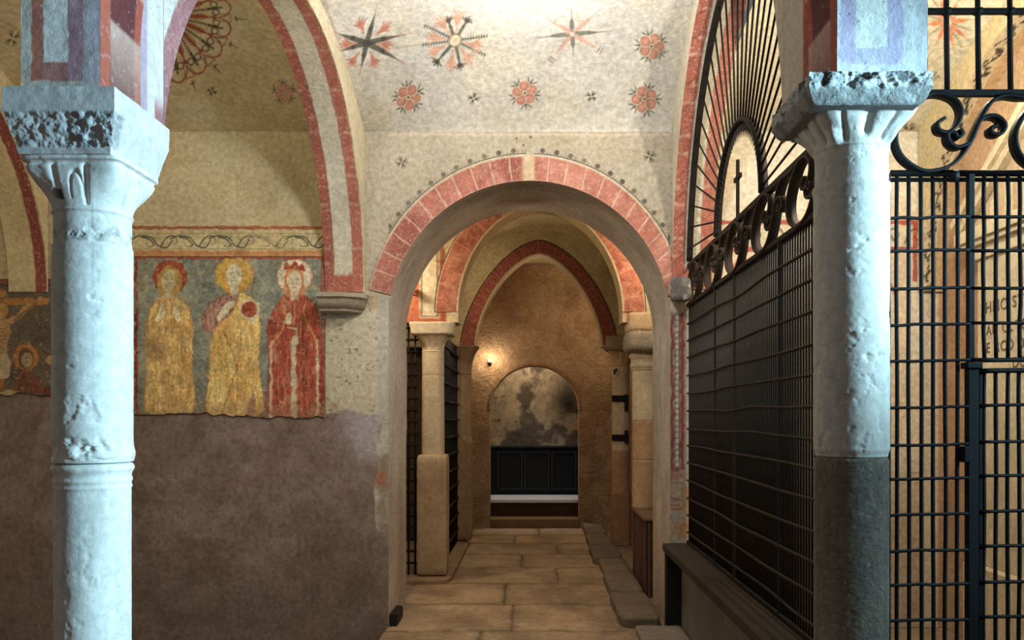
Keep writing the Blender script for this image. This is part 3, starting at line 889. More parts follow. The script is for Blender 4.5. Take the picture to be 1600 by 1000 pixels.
U, V, P = fresco_sheet(203, 509, 402, lambda u: 646 + (fbm(u * .04, u * 0, 0, 5) - .5) * 16 + sst(330, 420, u) * 6, 1.0)
q = Paint(U + (vnoise(U * .16, V * .16, 0, 61) - .5) * 3.4 + (vnoise(U * .5, V * .5, 0, 62) - .5) * 1.6, V + (vnoise(U * .16, V * .16, 9, 63) - .5) * 3.4, S(134, 138, 122)); q.aa = 1.1
C = q.C
mix(C, sst(.4, .7, fbm(U * .03, V * .03, 0, 1)) * .6, S(158, 158, 136)); mix(C, sst(.5, .75, fbm(U * .05, V * .05, 2, 2, 6)) * .5, S(90, 94, 86))
mix(C, sst(560, 640, V) * .35, S(90, 88, 78))
def strokes(col, seed, kx=.9, ky=.06, lo=.5, hi=.68):
    return lambda u, v: sst(lo, hi, vnoise(u * kx, v * ky, 0, seed))
def figure(pts, base, dark, light, seed):
    p = smooth_pts(pts, 5)
    q.poly(p, base, 1)
    q.poly(p, dark, .75, strokes(dark, seed)); q.poly(p, light, .65, strokes(light, seed + 1, .7, .05, .58, .72))
    q.poly(p, dark, .6, lambda u, v: sst(.5, .7, fbm(u * .06, v * .03, 0, seed + 2)))
    q.line(p + [p[0]], .8, dark, .7)
def head(x, y, rx, ry, skin, hair):
    q.disc((x, y - 2), rx + 4, hair, .95, ry + 4); q.poly(smooth_pts([(x - rx - 3, y + 4), (x - rx - 2, y + ry + 6), (x + rx + 2, y + ry + 6), (x + rx + 3, y + 4)], 3), hair, .9)
    q.rect((x - 6, y + ry - 5), (x + 6, y + ry + 12), skin, .9)
    q.disc((x, y), rx, skin, 1, ry)
    dk = S(120, 92, 66)
    for s in (-1, 1):
        q.seg((x + s * 2.5, y - 4.5), (x + s * 7.5, y - 4), .55, .4, dk, .75); q.disc((x + s * 5, y - 2.2), 1.1, dk, .8)
    q.line([(x - 1, y - 2), (x - 1.6, y + 4), (x + .6, y + 4.6)], .45, dk, .65); q.seg((x - 3, y + 8.6), (x + 3, y + 8.4), .7, .5, S(160, 90, 70), .75)
# left saint, hands joined
q.disc((267, 434), 27, S(150, 66, 48)); q.disc((267, 434), 25, S(166, 84, 58), .6); q.disc((266, 440), 20, S(176, 136, 76), .9, 23)
figure([(250, 466), (266, 462), (282, 468), (297, 484), (303, 520), (302, 580), (304, 641), (262, 646), (228, 642), (230, 580), (229, 520), (234, 490)], S(232, 196, 120), S(184, 134, 78), S(242, 216, 150), 11)
head(265, 438, 11.5, 17, S(204, 190, 146), S(190, 152, 82))
for sx, tx in ((254, 249), (276, 282)):
    q.poly(smooth_pts([(sx - 5, 488), (sx - 2, 474), (sx + 4, 476), (sx + 5, 490), (tx + 2, 503), (tx - 6, 500)], 4), S(236, 220, 176), 1)
    for k in range(3): q.seg((sx - 3 + k * 3, 476), (sx - 4 + k * 3, 489), .4, .4, S(150, 116, 70), .6)
q.disc((247, 545), 21, S(168, 138, 96), .45, 20); q.disc((243, 549), 15, S(160, 132, 94), .4, 13)
# middle saint with a round disc
q.disc((367, 430), 30, S(206, 168, 84)); q.ring((367, 430), 29, 2, S(168, 124, 56), .7); q.disc((367, 432), 22, S(196, 150, 68), .6)
figure([(345, 466), (366, 458), (374, 474), (362, 498), (344, 508), (334, 519), (322, 517), (316, 504), (322, 486), (332, 473)], S(168, 122, 106), S(122, 76, 70), S(198, 164, 140), 21)
figure([(360, 494), (372, 474), (378, 458), (394, 466), (405, 484), (407, 520), (405, 570), (410, 644), (366, 650), (326, 646), (328, 580), (332, 530), (340, 510)], S(244, 206, 124), S(204, 154, 86), S(250, 226, 160), 31)
head(367, 431, 12, 17.5, S(222, 212, 178), S(204, 160, 84))
q.poly(smooth_pts([(340, 496), (348, 482), (356, 474), (366, 470), (368, 478), (358, 486), (350, 496), (344, 504)], 4), S(220, 208, 172), .95)
q.disc((391, 484), 16.5, S(226, 208, 170)); q.disc((391, 484), 12.5, S(176, 84, 56)); q.rect((381, 482), (402, 490), S(150, 62, 44), .6, 1, 3)
q.poly(smooth_pts([(384, 498), (392, 502), (401, 494), (404, 484), (400, 498), (392, 506)], 4), S(224, 206, 170), .95)
q.poly(smooth_pts([(386, 646), (392, 618), (398, 612), (400, 640), (396, 650)], 4), S(150, 106, 96), .8)
for x0, x1 in ((352, 372), (378, 350)): q.line(smooth_pts([(x0, 520), ((x0 + x1) / 2 + 8, 570), (x1, 640)], 8, False), .8, S(130, 84, 38), .6)
# crowned saint in red
q.disc((461, 432), 28, S(216, 204, 178)); q.ring((461, 432), 27.5, 2.2, S(176, 116, 66), .8)
figure([(440, 468), (452, 462), (470, 462), (484, 468), (496, 486), (502, 530), (502, 650), (462, 656), (418, 650), (421, 580), (419, 520), (426, 488)], S(178, 88, 66), S(132, 56, 46), S(202, 126, 98), 41)
head(461, 440, 11.5, 17, S(214, 198, 166), S(196, 128, 78))
q.poly([(445, 424), (448, 410), (455, 416), (461, 407), (467, 416), (474, 410), (477, 424), (461, 420)], S(160, 66, 46))
for x, y0 in ((425, 532), (460, 530), (497, 532)): q.seg((x, y0), (x + (-1 if x < 450 else 0), 652), 1.6 if x != 460 else 3.2, 2.2 if x != 460 else 5.2, S(216, 196, 164), .9)
for p in ([(441, 470), (447, 496), (440, 518), (428, 534)], [(479, 470), (476, 488), (484, 512), (496, 532)], [(461, 462), (462, 500)]): q.line(smooth_pts(p, 6, False), 1.1, S(206, 150, 92), .9)
q.poly(smooth_pts([(447, 504), (450, 492), (456, 490), (458, 500), (452, 508)], 4), S(218, 200, 164)); q.poly(smooth_pts([(454, 536), (458, 526), (466, 524), (468, 534), (462, 540)], 4), S(218, 200, 164))
q.line([(452, 512), (464, 513), (464, 524)], 1.2, S(218, 200, 164), .9)
# frame
q.rect((204, 404), (211, 660), S(200, 186, 156), .9, .8, 1); q.rect((211, 402), (216.5, 660), S(140, 48, 36), .95, .8, 2); q.rect((204, 400), (509, 405), S(156, 58, 40), .8, 1, 3)
q.disc((206, 470), 8, S(120, 100, 78), .8, 24); q.rect((502, 404), (509, 660), S(140, 46, 36), .7, 1, 4)
mix(C, sst(.60, .70, fbm(U * .055, V * .055, 3, 55)) * .32, S(186, 160, 116)); mix(C, sst(618, 646, V + (vnoise(U * .08, V * .08, 0, 6) - .5) * 30) * .5, S(150, 116, 84))
C *= (1.12 + .42 * (vnoise(U * .38, V * .38, 0, 71) - .5) + .5 * (fbm(U * .12, V * .12, 0, 72, 5) - .5))[..., None]
mix(C, sst(.66, .78, fbm(U * .16, V * .16, 2, 73, 5)) * .5, S(206, 190, 150))
finish_sheet('fresco', P, C, 'fresco of three standing haloed saints, two in yellow robes and one in red')

U, V, P = fresco_sheet(196, 506, 353, lambda u: 401 + 0 * u, 0.9)
q = Paint(U, V, S(204, 184, 136)); q.aa = .9; C = q.C
mix(C, sst(.4, .7, fbm(U * .03, V * .03, 0, 3)) * .5, S(220, 204, 160))
q.rect((190, 354), (506, 359), S(164, 88, 58), .9, 1.2, 1); q.rect((190, 392), (506, 401), S(196, 132, 78), .85, 1.6, 2)
q.rect((190, 365), (500, 366.4), S(140, 128, 96), .7); q.rect((190, 389), (500, 390.4), S(140, 128, 96), .7)
dk = S(84, 84, 68)
for k in range(5):
    x = 212 + k * 60
    al = .9 if k not in (3,) else .45
    q.line(smooth_pts([(x - 4, 374), (x + 8, 369), (x + 26, 372), (x + 36, 384), (x + 50, 387), (x + 58, 376)], 6, False), 1.0, dk, al)
    q.line(smooth_pts([(x + 10, 371), (x + 22, 374), (x + 30, 383), (x + 22, 386), (x + 17, 381)], 6, False), 1.3, dk, al, True)
    q.line(smooth_pts([(x + 40, 386), (x + 50, 372), (x + 62, 370), (x + 66, 379), (x + 58, 383)], 6, False), 1.2, dk, al, True)
    for j in range(5): q.seg((x + 14 + j * 4, 370 + (j % 2)), (x + 13 + j * 4, 373.5), .6, .3, dk, al)
    for j in range(4): q.disc((x + 46 + j * 5, 383 - j * 1.5), .9, dk, al * .8)
finish_sheet('fresco_frieze', P, C, 'pale painted frieze with black leaf scrolls directly above the three saints', 'frieze')

U, V, P = fresco_sheet(-150, 86, 436, lambda u: 616 + (fbm(u * .05, u * 0, 0, 8) - .5) * 14, 1.25)
q = Paint(U + (vnoise(U * .16, V * .16, 0, 61) - .5) * 3.4, V + (vnoise(U * .16, V * .16, 9, 63) - .5) * 3.4, S(104, 92, 74)); q.aa = 1.1; C = q.C
mix(C, sst(.4, .7, fbm(U * .03, V * .03, 0, 3)) * .6, S(124, 102, 78)); mix(C, sst(.5, .75, fbm(U * .04, V * .04, 3, 4)) * .5, S(66, 58, 50))
q.rect((-160, 437), (90, 444), S(140, 70, 48), .9, 1.5, 1); q.rect((-160, 444), (90, 447), S(60, 50, 42), .7, 1, 2)
wood = S(176, 124, 68); skin = S(178, 138, 92); ln = S(84, 60, 40)
q.rect((-72, 466), (77, 477), wood, 1, .8, 3); q.rect((-6, 452), (8, 610), S(160, 110, 62), 1, .8, 4); q.rect((-14, 455), (12, 463), wood, .9)
q.line([(-72, 466), (77, 466)], .6, ln, .7)
for s in (-1, 1):
    f = lambda x: 1 + s * x
    q.line(smooth_pts([(f(62), 468), (f(46), 480), (f(30), 494), (f(16), 502)], 5, False), 4.2, skin); q.disc((f(64), 467), 4, skin)
    q.line(smooth_pts([(f(60), 472), (f(44), 485), (f(22), 503)], 5, False), .7, ln, .8)
q.poly(smooth_pts([(-14, 500), (0, 496), (17, 500), (18, 520), (12, 545), (14, 566), (-10, 566), (-9, 545), (-15, 520)], 5), skin)
for k in range(4): q.line([(-8, 512 + k * 6), (2, 515 + k * 6), (12, 512 + k * 6)], .6, ln, .6)
q.poly(smooth_pts([(-12, 556), (14, 556), (18, 585), (8, 592), (-12, 588)], 5), S(196, 170, 130))
q.disc((1, 486), 14, S(186, 140, 76), .9); q.disc((0, 487), 8, skin, 1, 10); q.ring((1, 486), 14, 1.2, ln, .7)
for cx, cy in ((42, 558), (-58, 556)):
    q.disc((cx, cy), 21, S(176, 120, 66)); q.ring((cx, cy), 20.5, 1.6, S(120, 64, 40), .9); q.disc((cx, cy + 2), 12.5, S(104, 78, 54), .95, 16)
    q.disc((cx + 2, cy + 4), 8.5, S(172, 144, 106), 1, 11); q.seg((cx, cy + 2), (cx + 4, cy + 2), .6, .6, ln); q.seg((cx, cy + 9), (cx + 4, cy + 9), .6, .5, ln)
    q.poly(smooth_pts([(cx - 22, 616), (cx - 14, 592), (cx, 578), (cx + 16, 590), (cx + 28, 618)], 5), S(134, 84, 62), .95)
    for k in range(5): q.line([(cx - 2, 584), (cx - 16 + k * 9, 614)], .8, S(92, 54, 42), .7)
q.disc((80, 562), 7, S(186, 150, 110), .9); q.rect((70, 605), (92, 620), S(120, 56, 40), .8, 2, 6)
q.poly(smooth_pts([(-2, 618), (6, 611), (22, 609), (38, 615), (36, 622)], 5), S(190, 164, 116), .9)
q.poly(smooth_pts([(-40, 612), (-20, 570), (-10, 610)], 5), S(170, 146, 108), .5)
finish_sheet('fresco', P, C, 'dark fresco of the crucifixion partly hidden behind the left column')

# ================================================================== corbels on the wall
g = Geo()
prof = [(5.80, 2.352), (5.80, 2.322), (5.822, 2.316), (5.822, 2.302), (5.835, 2.272), (5.862, 2.252), (5.874, 2.248), (5.874, 2.232), (6.0, 2.225)]
xs = [-1.475, -1.47, -1.30, -1.20, -1.165, -1.15]
P = np.empty((len(xs), len(prof) + 1, 3))
for i, x in enumerate(xs):
    ins = 0 if i < 3 else (i - 2) * .045
    P[i, 0] = (x, 6.0, 2.352)
    for j, (y, z) in enumerate(prof): P[i, j + 1] = (x - (.0 if j < 2 else (j - 1) * .008 * (i >= 3)), min(6.0, y + ins), z)
g.grid(P, S(176, 162, 140))
g.add(P[0], [tuple(range(len(prof) + 1))], S(170, 156, 134)); g.add(P[-1], [tuple(range(len(prof) + 1))[::-1]], S(160, 150, 134))
tag(g.obj('corbel', M_STONE, smooth=True, angle=35), 'grey moulded stone corbel at the foot of the striped rib beside the saints', 'corbel', kind='thing')

def rough_block(g, lo, hi, col, amp=.02, sc=8, seed=0, n=26, p=6, taper=0.0):
    """stone block with rounded, chipped edges (superellipsoid pushed about by noise)"""
    lo, hi = np.array(lo, float), np.array(hi, float); c, h = (lo + hi) / 2, (hi - lo) / 2
    th = np.linspace(-PI / 2, PI / 2, n); ph = np.linspace(0, 2 * PI, 2 * n + 1)
    T, PH = np.meshgrid(th, ph, indexing='ij')
    d = np.stack([np.cos(T) * np.cos(PH), np.cos(T) * np.sin(PH), np.sin(T)], -1)
    r = (np.abs(d) ** p).sum(-1) ** (-1.0 / p)
    Q = d * r[..., None]
    if taper: Q[..., :2] *= (1 - taper * (1 - Q[..., 2:3]) / 2)
    Q = Q * h + c
    Q += ((fbm(Q[..., 0] * sc, Q[..., 1] * sc, Q[..., 2] * sc, seed) - .5) * amp * 2)[..., None] * d
    g.grid(Q, col(Q) if callable(col) else col, flip=True)

g = Geo(); rough_block(g, (.965, 5.84, 2.29), (1.125, 5.995, 2.475), lambda Q: np.where((fbm(Q[..., 0] * 14, Q[..., 1] * 14, Q[..., 2] * 14, 3) > .52)[..., None], S(214, 206, 194), S(134, 128, 122)), .035, 9, 4, 24, 4)
tag(g.obj('corbel', M_ROUGH), 'worn grey carved corbel at the far end of the iron side grille', 'corbel', kind='thing')

# ================================================================== the two front columns
def shaft_part(name, parent, cx, cy, zs, rf, col, mat, nth=150, nz=360, chip=None):
    th = np.linspace(0, 2 * PI, nth, endpoint=False); z = np.linspace(zs[0], zs[1], nz)
    T, Z = np.meshgrid(th, z, indexing='ij')
    R = rf(T, Z)
    P = np.stack([cx + R * np.cos(T), cy + R * np.sin(T), Z], -1)
    C = col(T, Z) if callable(col) else np.broadcast_to(col, P.shape)
    g = Geo(); g.grid(P, C, flip=False, wrap=True)
    b = len(P[:, 0])
    for e, fl in ((P[:, 0], True), (P[:, -1], False)):
        g.add(e, [tuple(range(b))[::-1] if fl else tuple(range(b))], C[0, 0] if C.ndim == 3 else C)
    return g.obj(name, mat, parent, angle=50)

def sq_r(T, a, p): return a / (np.abs(np.cos(T)) ** p + np.abs(np.sin(T)) ** p) ** (1.0 / p)

# -- left column
LX, LY = -1.483, 2.86
lc = thing('marble_column', 'pale bluish white column in the left foreground with a chipped ring joint', 'column', (LX, LY, -.16))
W1, W2 = S(226, 226, 222), S(206, 204, 198)
def l_col(T, Z):
    C = np.empty(T.shape + (3,)); C[...] = W1
    n = fbm(np.cos(T) * 3, np.sin(T) * 3, Z * 2.2, 301); mix(C, sst(.45, .72, n) * .5, W2)
    v = vnoise(np.cos(T) * 18, np.sin(T) * 18, Z * 2.0, 302); mix(C, sst(.66, .8, v) * sst(.5, .65, fbm(np.cos(T) * 2, np.sin(T) * 2, Z * 1.4, 304)) * .35, S(150, 156, 160))
    return C
def chips(T, Z, seed, amt=.006):
    cx, cy = np.cos(T) * .12, np.sin(T) * .12
    n = fbm(cx * 13, cy * 13, Z * 9, seed); f = fbm(cx * 90, cy * 90, Z * 75, seed + 2, 3); m = fbm(cx * 34, cy * 34, Z * 30, seed + 5, 4)
    return -.6 * amt * sst(.54, .70, n) * sst(.50, .66, m) - .0010 * f - .0015 * sst(.66, .74, m) + .003 * (fbm(cx * 9, cy * 9, Z * 4, seed + 7) - .5)
def l_upper(T, Z):
    r = .1245 + .0 * Z
    r = r + .0065 * np.exp(-((Z - 1.372) / .022) ** 2)
    brk = sst(1.345, 1.375, Z) * sst(1.44, 1.40, Z) * sst(.2, -.2, np.cos(T + 1.9 + 0) * -1 + .3)
    return r + chips(T, Z, 311) - .014 * brk * sst(.35, .65, fbm(np.cos(T) * 4, np.sin(T) * 4, Z * 40, 313))
def l_lower(T, Z):
    r = .1185 - .0 * Z
    r = r + .010 * np.exp(-((Z - 1.325) / .015) ** 2) + .004 * np.exp(-((Z - 1.285) / .008) ** 2) + .003 * np.exp(-((Z - 1.262) / .006) ** 2)
    r = r - .018 * sst(1.338, 1.346, Z)
    return r + chips(T, Z, 317, .004)
shaft_part('shaft', lc, LX, LY, (1.346, 2.066), l_upper, l_col, M_MARBLE)
shaft_part('lower_shaft', lc, LX, LY, (0.13, 1.346), l_lower, l_col, M_MARBLE)
shaft_part('base', lc, LX, LY, (-.16, .13), lambda T, Z: sq_r(T, .17, 2 + 20 * sst(.07, .05, Z)) - .03 * sst(.06, .12, Z), W2, M_MARBLE, 160, 40)
def l_cap(T, Z):
    z0, z1 = 2.066, 2.335
    t = np.clip((Z - z0) / (z1 - z0), 0, 1)
    k = sst(.36, .93, t)
    r = .120 + 0 * T
    sq = sq_r(T, .155, 2 + 8 * sst(.45, .95, t))
    r = r * (1 - k) + sq * k
    r = r + .010 * sst(.94, .96, t) - .006 * np.exp(-((t - .92) / .02) ** 2)
    # carved leaves: flutes flanking pointed arches on each face
    a4 = np.mod(T + PI / 4, PI / 2) - PI / 4
    leaf = np.exp(-((np.abs(a4) - .33) / .05) ** 2) * sst(.42, .5, t) * sst(.95, .85, t)
    r = r - .013 * leaf
    arch = np.abs(np.hypot((a4 - .12) / .15, (t - .56) / .27) - 1); r = r - .008 * np.exp(-(arch / .14) ** 2) * sst(.5, .55, t) * sst(.9, .8, t)
    r = r + .006 * np.exp(-((t - .40) / .02) ** 2)
    # bolt hole
    dh = np.hypot((np.angle(np.exp(1j * (T - (-PI / 2 - .42))))) * .125, Z - 2.222); r = r - .05 * sst(.017, .012, dh)
    r = r - .006 * sst(2.066, 2.09, Z) * sst(2.12, 2.09, Z) * sst(.4, .6, fbm(np.cos(T) * 4, np.sin(T) * 4, Z * 32, 320))
    return r + chips(T, Z, 321, .004)
def l_capc(T, Z):
    C = l_col(T, Z)
    dh = np.hypot((np.angle(np.exp(1j * (T - (-PI / 2 - .42))))) * .125, Z - 2.222); mix(C, sst(.017, .013, dh), S(40, 38, 36))
    b = sst(2.066, 2.075, Z) * sst(2.15, 2.10, Z + .05 * (fbm(np.cos(T) * 2, np.sin(T) * 2, Z * 12, 325) - .5)); mix(C, b * sst(.4, .6, fbm(np.cos(T) * 6, np.sin(T) * 6, Z * 45, 326)) * .6, S(150, 150, 150))
    return C
shaft_part('capital', lc, LX, LY, (2.066, 2.338), l_cap, l_capc, M_MARBLE, 280, 200)

def abacus(name, parent, x0, x1, y0, y1, zb, zt, inset, col, rough, mat, seed, frac=.55, amp=.02, p=14):
    """impost slab: upper band upright, lower part cut back and roughly dressed"""
    n, m = 110, 80
    g = Geo()
    s = np.linspace(0, 1, n)
    per = np.concatenate([np.stack([x0 + (x1 - x0) * s, np.full(n, y0)], -1)[:-1], np.stack([np.full(n, x1), y0 + (y1 - y0) * s], -1)[:-1],
                          np.stack([x1 - (x1 - x0) * s, np.full(n, y1)], -1)[:-1], np.stack([np.full(n, x0), y1 - (y1 - y0) * s], -1)[:-1]])
    cx, cy = (x0 + x1) / 2, (y0 + y1) / 2
    ang = np.arctan2((per[:, 1] - cy) / (y1 - y0), (per[:, 0] - cx) / (x1 - x0))
    z = np.linspace(zb, zt, m); t = (z - zb) / (zt - zb)
    P = np.empty((len(per), m, 3)); 
    kk = inset(t)
    P[..., 0] = cx + (per[:, :1] - cx) * kk[None, :]; P[..., 1] = cy + (per[:, 1:] - cy) * kk[None, :]; P[..., 2] = z[None, :]
    d = np.stack([np.cos(ang), np.sin(ang), 0 * ang], -1)[:, None, :]
    ro = rough(P)
    nn = (fbm(P[..., 0] * 46, P[..., 1] * 46, P[..., 2] * 46, seed, 5) - .38) * amp * ro + (fbm(P[..., 0] * 9, P[..., 1] * 9, P[..., 2] * 9, seed + 3) - .5) * .012
    P = P - d * nn[..., None]
    C = col(P, ro)
    g.grid(P, C, wrap=True)
    k = len(per)
    for e, fl in ((P[:, 0], True), (P[:, -1], False)):
        c = e.mean(0)
        g.add(np.vstack([e, c]), [((i + 1) % k, i, k) if fl else (i, (i + 1) % k, k) for i in range(k)], C[0, 0])
    return g.obj(name, mat, parent, angle=48)
def la_col(P, ro):
    C = np.empty(P.shape); C[...] = S(206, 206, 204)
    mix(C, ro * .7, S(168, 170, 172)); mix(C, ro * sst(.5, .66, fbm(P[..., 0] * 26, P[..., 1] * 26, P[..., 2] * 26, 331)) * .6, S(104, 108, 112)); return C
abacus('abacus', lc, -1.664, -1.31, 2.655, 3.06, 2.335, 2.537, lambda t: .82 + .18 * np.minimum(1, t / .62),  la_col,
       lambda P: sst(2.462, 2.452, P[..., 2]) * sst(2.35, 2.36, P[..., 2]) * sst(2.74, 2.70, P[..., 1]) * (.5 + .5 * sst(-1.5, -1.35, P[..., 0])), M_MARBLE, 333, amp=.05)

# -- right column
RX, RY = 1.083, 2.86
rc = thing('marble_column', 'right foreground column with a rough grey lower drum between the iron grilles', 'column', (RX, RY, 0))
def r_col(T, Z):
    C = np.empty(T.shape + (3,)); C[...] = S(190, 188, 182)
    mix(C, sst(.4, .7, fbm(np.cos(T) * 3, np.sin(T) * 3, Z * 2.6, 341)) * .5, S(168, 164, 156)); return C
def r_low(T, Z):
    C = np.empty(T.shape + (3,)); C[...] = S(134, 126, 114)
    f = vnoise(np.cos(T) * 14, np.sin(T) * 14, Z * 115, 343); mix(C, sst(.82, .9, f) * .5, S(190, 186, 176))
    mix(C, sst(.4, .7, fbm(np.cos(T) * 5, np.sin(T) * 5, Z * 5, 344)) * .4, S(112, 102, 92)); return C
shaft_part('shaft', rc, RX, RY, (1.366, 2.275), lambda T, Z: .1225 + .004 * np.exp(-((Z - 2.262) / .012) ** 2) + chips(T, Z, 345, .007) - .006 * sst(1.39, 1.37, Z), r_col, M_MARBLE)
shaft_part('lower_drum', rc, RX, RY, (0.12, 1.366), lambda T, Z: .1215 + chips(T, Z, 347, .004) - .003 * fbm(np.cos(T) * 16, np.sin(T) * 16, Z * 130, 348, 2) - .006 * sst(1.35, 1.365, Z), r_low, M_ROUGH)
shaft_part('base', rc, RX, RY, (0.0, .12), lambda T, Z: sq_r(T, .16, 2 + 20 * sst(.07, .05, Z)) - .025 * sst(.06, .12, Z), S(140, 132, 122), M_MARBLE, 160, 40)
def r_cap(T, Z):
    z0, z1 = 2.275, 2.50
    t = np.clip((Z - z0) / (z1 - z0), 0, 1)
    k = sst(.50, .98, t) ** 1.2
    r = .118 * (1 - k) + sq_r(T, .165, 2 + 7 * sst(.5, .9, t)) * k
    a4 = np.mod(T + PI / 4, PI / 2) - PI / 4
    r = r + .004 * np.exp(-((t - .50) / .02) ** 2)
    r = r - .016 * np.exp(-(a4 / .13) ** 2) * sst(.55, .7, t) * sst(1.0, .9, t)
    corner = np.abs(np.abs(a4) - .52); r = r - .010 * np.exp(-(corner / .05) ** 2) * sst(.52, .62, t) * sst(.98, .86, t)
    # hanging leaf knobs at the corners
    cr = np.exp(-((np.abs(np.abs(a4) - PI / 4)) / .16) ** 2); r = r + .022 * cr * np.exp(-((t - .62) / .12) ** 2)
    return r + chips(T, Z, 351, .004)
shaft_part('capital', rc, RX, RY, (2.275, 2.505), r_cap, r_col, M_MARBLE, 280, 190)
def ra_col(P, ro):
    C = np.empty(P.shape); C[...] = S(150, 150, 148)
    n = fbm(P[..., 0] * 30, P[..., 1] * 30, P[..., 2] * 30, 361); mix(C, ro * sst(.42, .55, n) * .9, S(214, 220, 222)); mix(C, ro * sst(.5, .38, n) * .6, S(84, 88, 90)); return C
abacus('abacus', rc, .862, 1.252, 2.625, 3.04, 2.478, 2.572, lambda t: .84 + .16 * np.minimum(1, t / .5) ** .6, ra_col,
       lambda P: .25 + .75 * sst(2.515, 2.535, P[..., 2]), M_ROUGH, 363, amp=.035)
# ================================================================== ironwork
def wavy(a, b, n, amp, seed):
    a, b = np.array(a, float), np.array(b, float)
    t = np.linspace(0, 1, n)[:, None]; p = a + (b - a) * t
    w = (vnoise(t[:, 0] * 5 + seed * 3.1, 0 * t[:, 0], 0, seed) - .5) * 2 * amp * np.sin(t[:, 0] * PI) ** .5
    p[:, 2] += w; return [tuple(q) for q in p]

def scroll_paths(h=.27):
    """one running scroll, in the plane (u, z); traced large band, inner curl and end curl"""
    A = [(.930, .560), (.893, .585), (.900, .622), (.945, .632), (.995, .590), (1.012, .520), (.970, .458), (.880, .436), (.800, .470), (.715, .560), (.680, .660), (.710, .755), (.800, .822), (.885, .826), (.975, .790), (1.050, .700), (1.110, .570), (1.170, .475), (1.240, .445), (1.312, .452), (1.40, .45)]
    B = [(1.000, .618), (1.020, .640), (.995, .660), (.975, .635), (.945, .640), (.950, .680), (.990, .708), (1.045, .692), (1.075, .655)]
    Cc = [(1.110, .572), (1.150, .550), (1.200, .556), (1.235, .598), (1.215, .640), (1.172, .640), (1.165, .610), (1.195, .600)]
    out = []
    for p in (A, B, Cc):
        out.append([((x - .68) / .39 * h, (.82 - y) / .39 * h) for x, y in smooth_pts(p, 7, False)])
    return out
SCR = scroll_paths(.262)

# -- side grille, along the nave
GX = 1.115
sg = thing('iron_grille', 'long black iron grille running along the right side of the nave', 'grille', (GX, 4.45, .6))
Z0, Z1, Z2 = .60, 2.285, 2.555
g = Geo(); g.tube([(GX, 3.0, Z0), (GX, 3.0, Z1)], .0053, C_IRONR, 6); bar0 = g.obj('vertical_bar', M_IRON, sg)
ys = np.arange(3.0, 5.965, .0352)
for k, y in enumerate(ys[1:]): copy_child(bar0, sg, (0, y - 3.0, 0))
zr = [.68, .80, .92, 1.045, 1.17, 1.29, 1.41, 1.535, 1.66, 1.785, 1.91, 2.03, 2.15]
for k, z in enumerate(zr):
    g = Geo(); g.tube(wavy((GX - .010, 2.99, z), (GX - .010, 5.97, z), 60, .012, k + 3), .0075, C_IRONR, 6); g.obj('cross_bar', M_IRON, sg)
for y in (3.78, 4.62, 5.10):
    g = Geo(); g.box((GX - .012, y - .010, Z0), (GX + .012, y + .010, Z1), C_IRONR); g.obj('stanchion', M_IRON, sg, bevel=.003)
for z, h, y0, y1 in ((Z0 + .01, .02, 2.99, 5.985), (Z1, .026, 2.99, 5.985), (Z2, .03, 3.225, 5.965)):
    g = Geo(); g.box((GX - .016, y0, z - h / 2), (GX + .016, y1, z + h / 2), C_IRONR); g.obj('rail', M_RUST, sg, bevel=.004)
def scroll_obj(parent, mat):
    g = Geo(); ci = C_IRON if mat is M_IRON else S(60, 48, 38)
    for p in SCR: g.ribbon([(u, 0, z) for u, z in p], .044, .011, ci)
    o = g.obj('scroll', mat, parent); return o
s0 = scroll_obj(sg, M_RUST)
base = Matrix.Translation((GX, 5.93, Z1 + .004)) @ Matrix.Rotation(-PI / 2, 4, 'Z') @ Matrix.Diagonal((1.36, 1, 1, 1))
s0.matrix_basis = base
for k in range(1, 5):
    copy_child(s0, sg, mat=Matrix.Translation((GX, 5.93 - k * .575, Z1 + .004)) @ Matrix.Rotation(-PI / 2, 4, 'Z') @ Matrix.Diagonal((1.36, 1, 1, 1)))

# -- fan over the side grille
fy, fr, fi = 4.56, 1.37, .50
fan_edge = lambda t: (4.59 + 1.365 * math.cos(t), 2.40 + 1.612 * math.sin(t))
fg = thing('fan_grille', 'half round iron fan of radiating bars standing on the side grille', 'grille', (GX, fy, Z2 + .015))
ZF = Z2 + .018
g = Geo(); g.ribbon([(GX, *fan_edge(t)) for t in np.linspace(.117, PI - .117, 90)], .04, .022, C_IRONR, (1, 0, 0)); g.obj('outer_frame', M_RUST, fg)
g = Geo(); g.tube([(GX, 0, 0), (GX, 1, 0)], .0062, C_IRONR, 6)
# every bar is turned about the centre of the fan
rb = g.obj('radial_bar', M_RUST, fg)
nb = 29
for k in range(nb):
    a = PI * (k + .7) / (nb + .4)
    far = next(r for r in np.arange(.6, 2.0, .004) if ((fy - 4.59 + r * math.cos(a)) / 1.36) ** 2 + ((ZF - 2.40 + r * math.sin(a)) / 1.607) ** 2 >= 1)
    mtx = Matrix.Translation((0, fy, ZF)) @ Matrix.Rotation(a, 4, 'X') @ Matrix.Translation((0, fi, 0)) @ Matrix.Diagonal((1, far - fi, 1, 1))
    if k == 0: rb.matrix_basis = mtx
    else: copy_child(rb, fg, mat=mtx)
g = Geo(); g.ribbon([(GX, fy + fi * math.cos(t), ZF + fi * math.sin(t)) for t in np.linspace(0, PI, 60)], .045, .018, C_IRONR, (1, 0, 0))
ring = g.obj('inner_ring', M_RUST, fg)
g = Geo()
for k in range(40):
    a = PI * (k + .5) / 40
    p0 = np.array([GX, fy + (fi - .005) * math.cos(a), ZF + (fi - .005) * math.sin(a)]); p1 = np.array([GX, fy + (fi - .075) * math.cos(a), ZF + (fi - .075) * math.sin(a) - .012])
    g.tube([p0, (p0 + p1) / 2, p1], [.007, .005, .001], C_IRONR, 5)
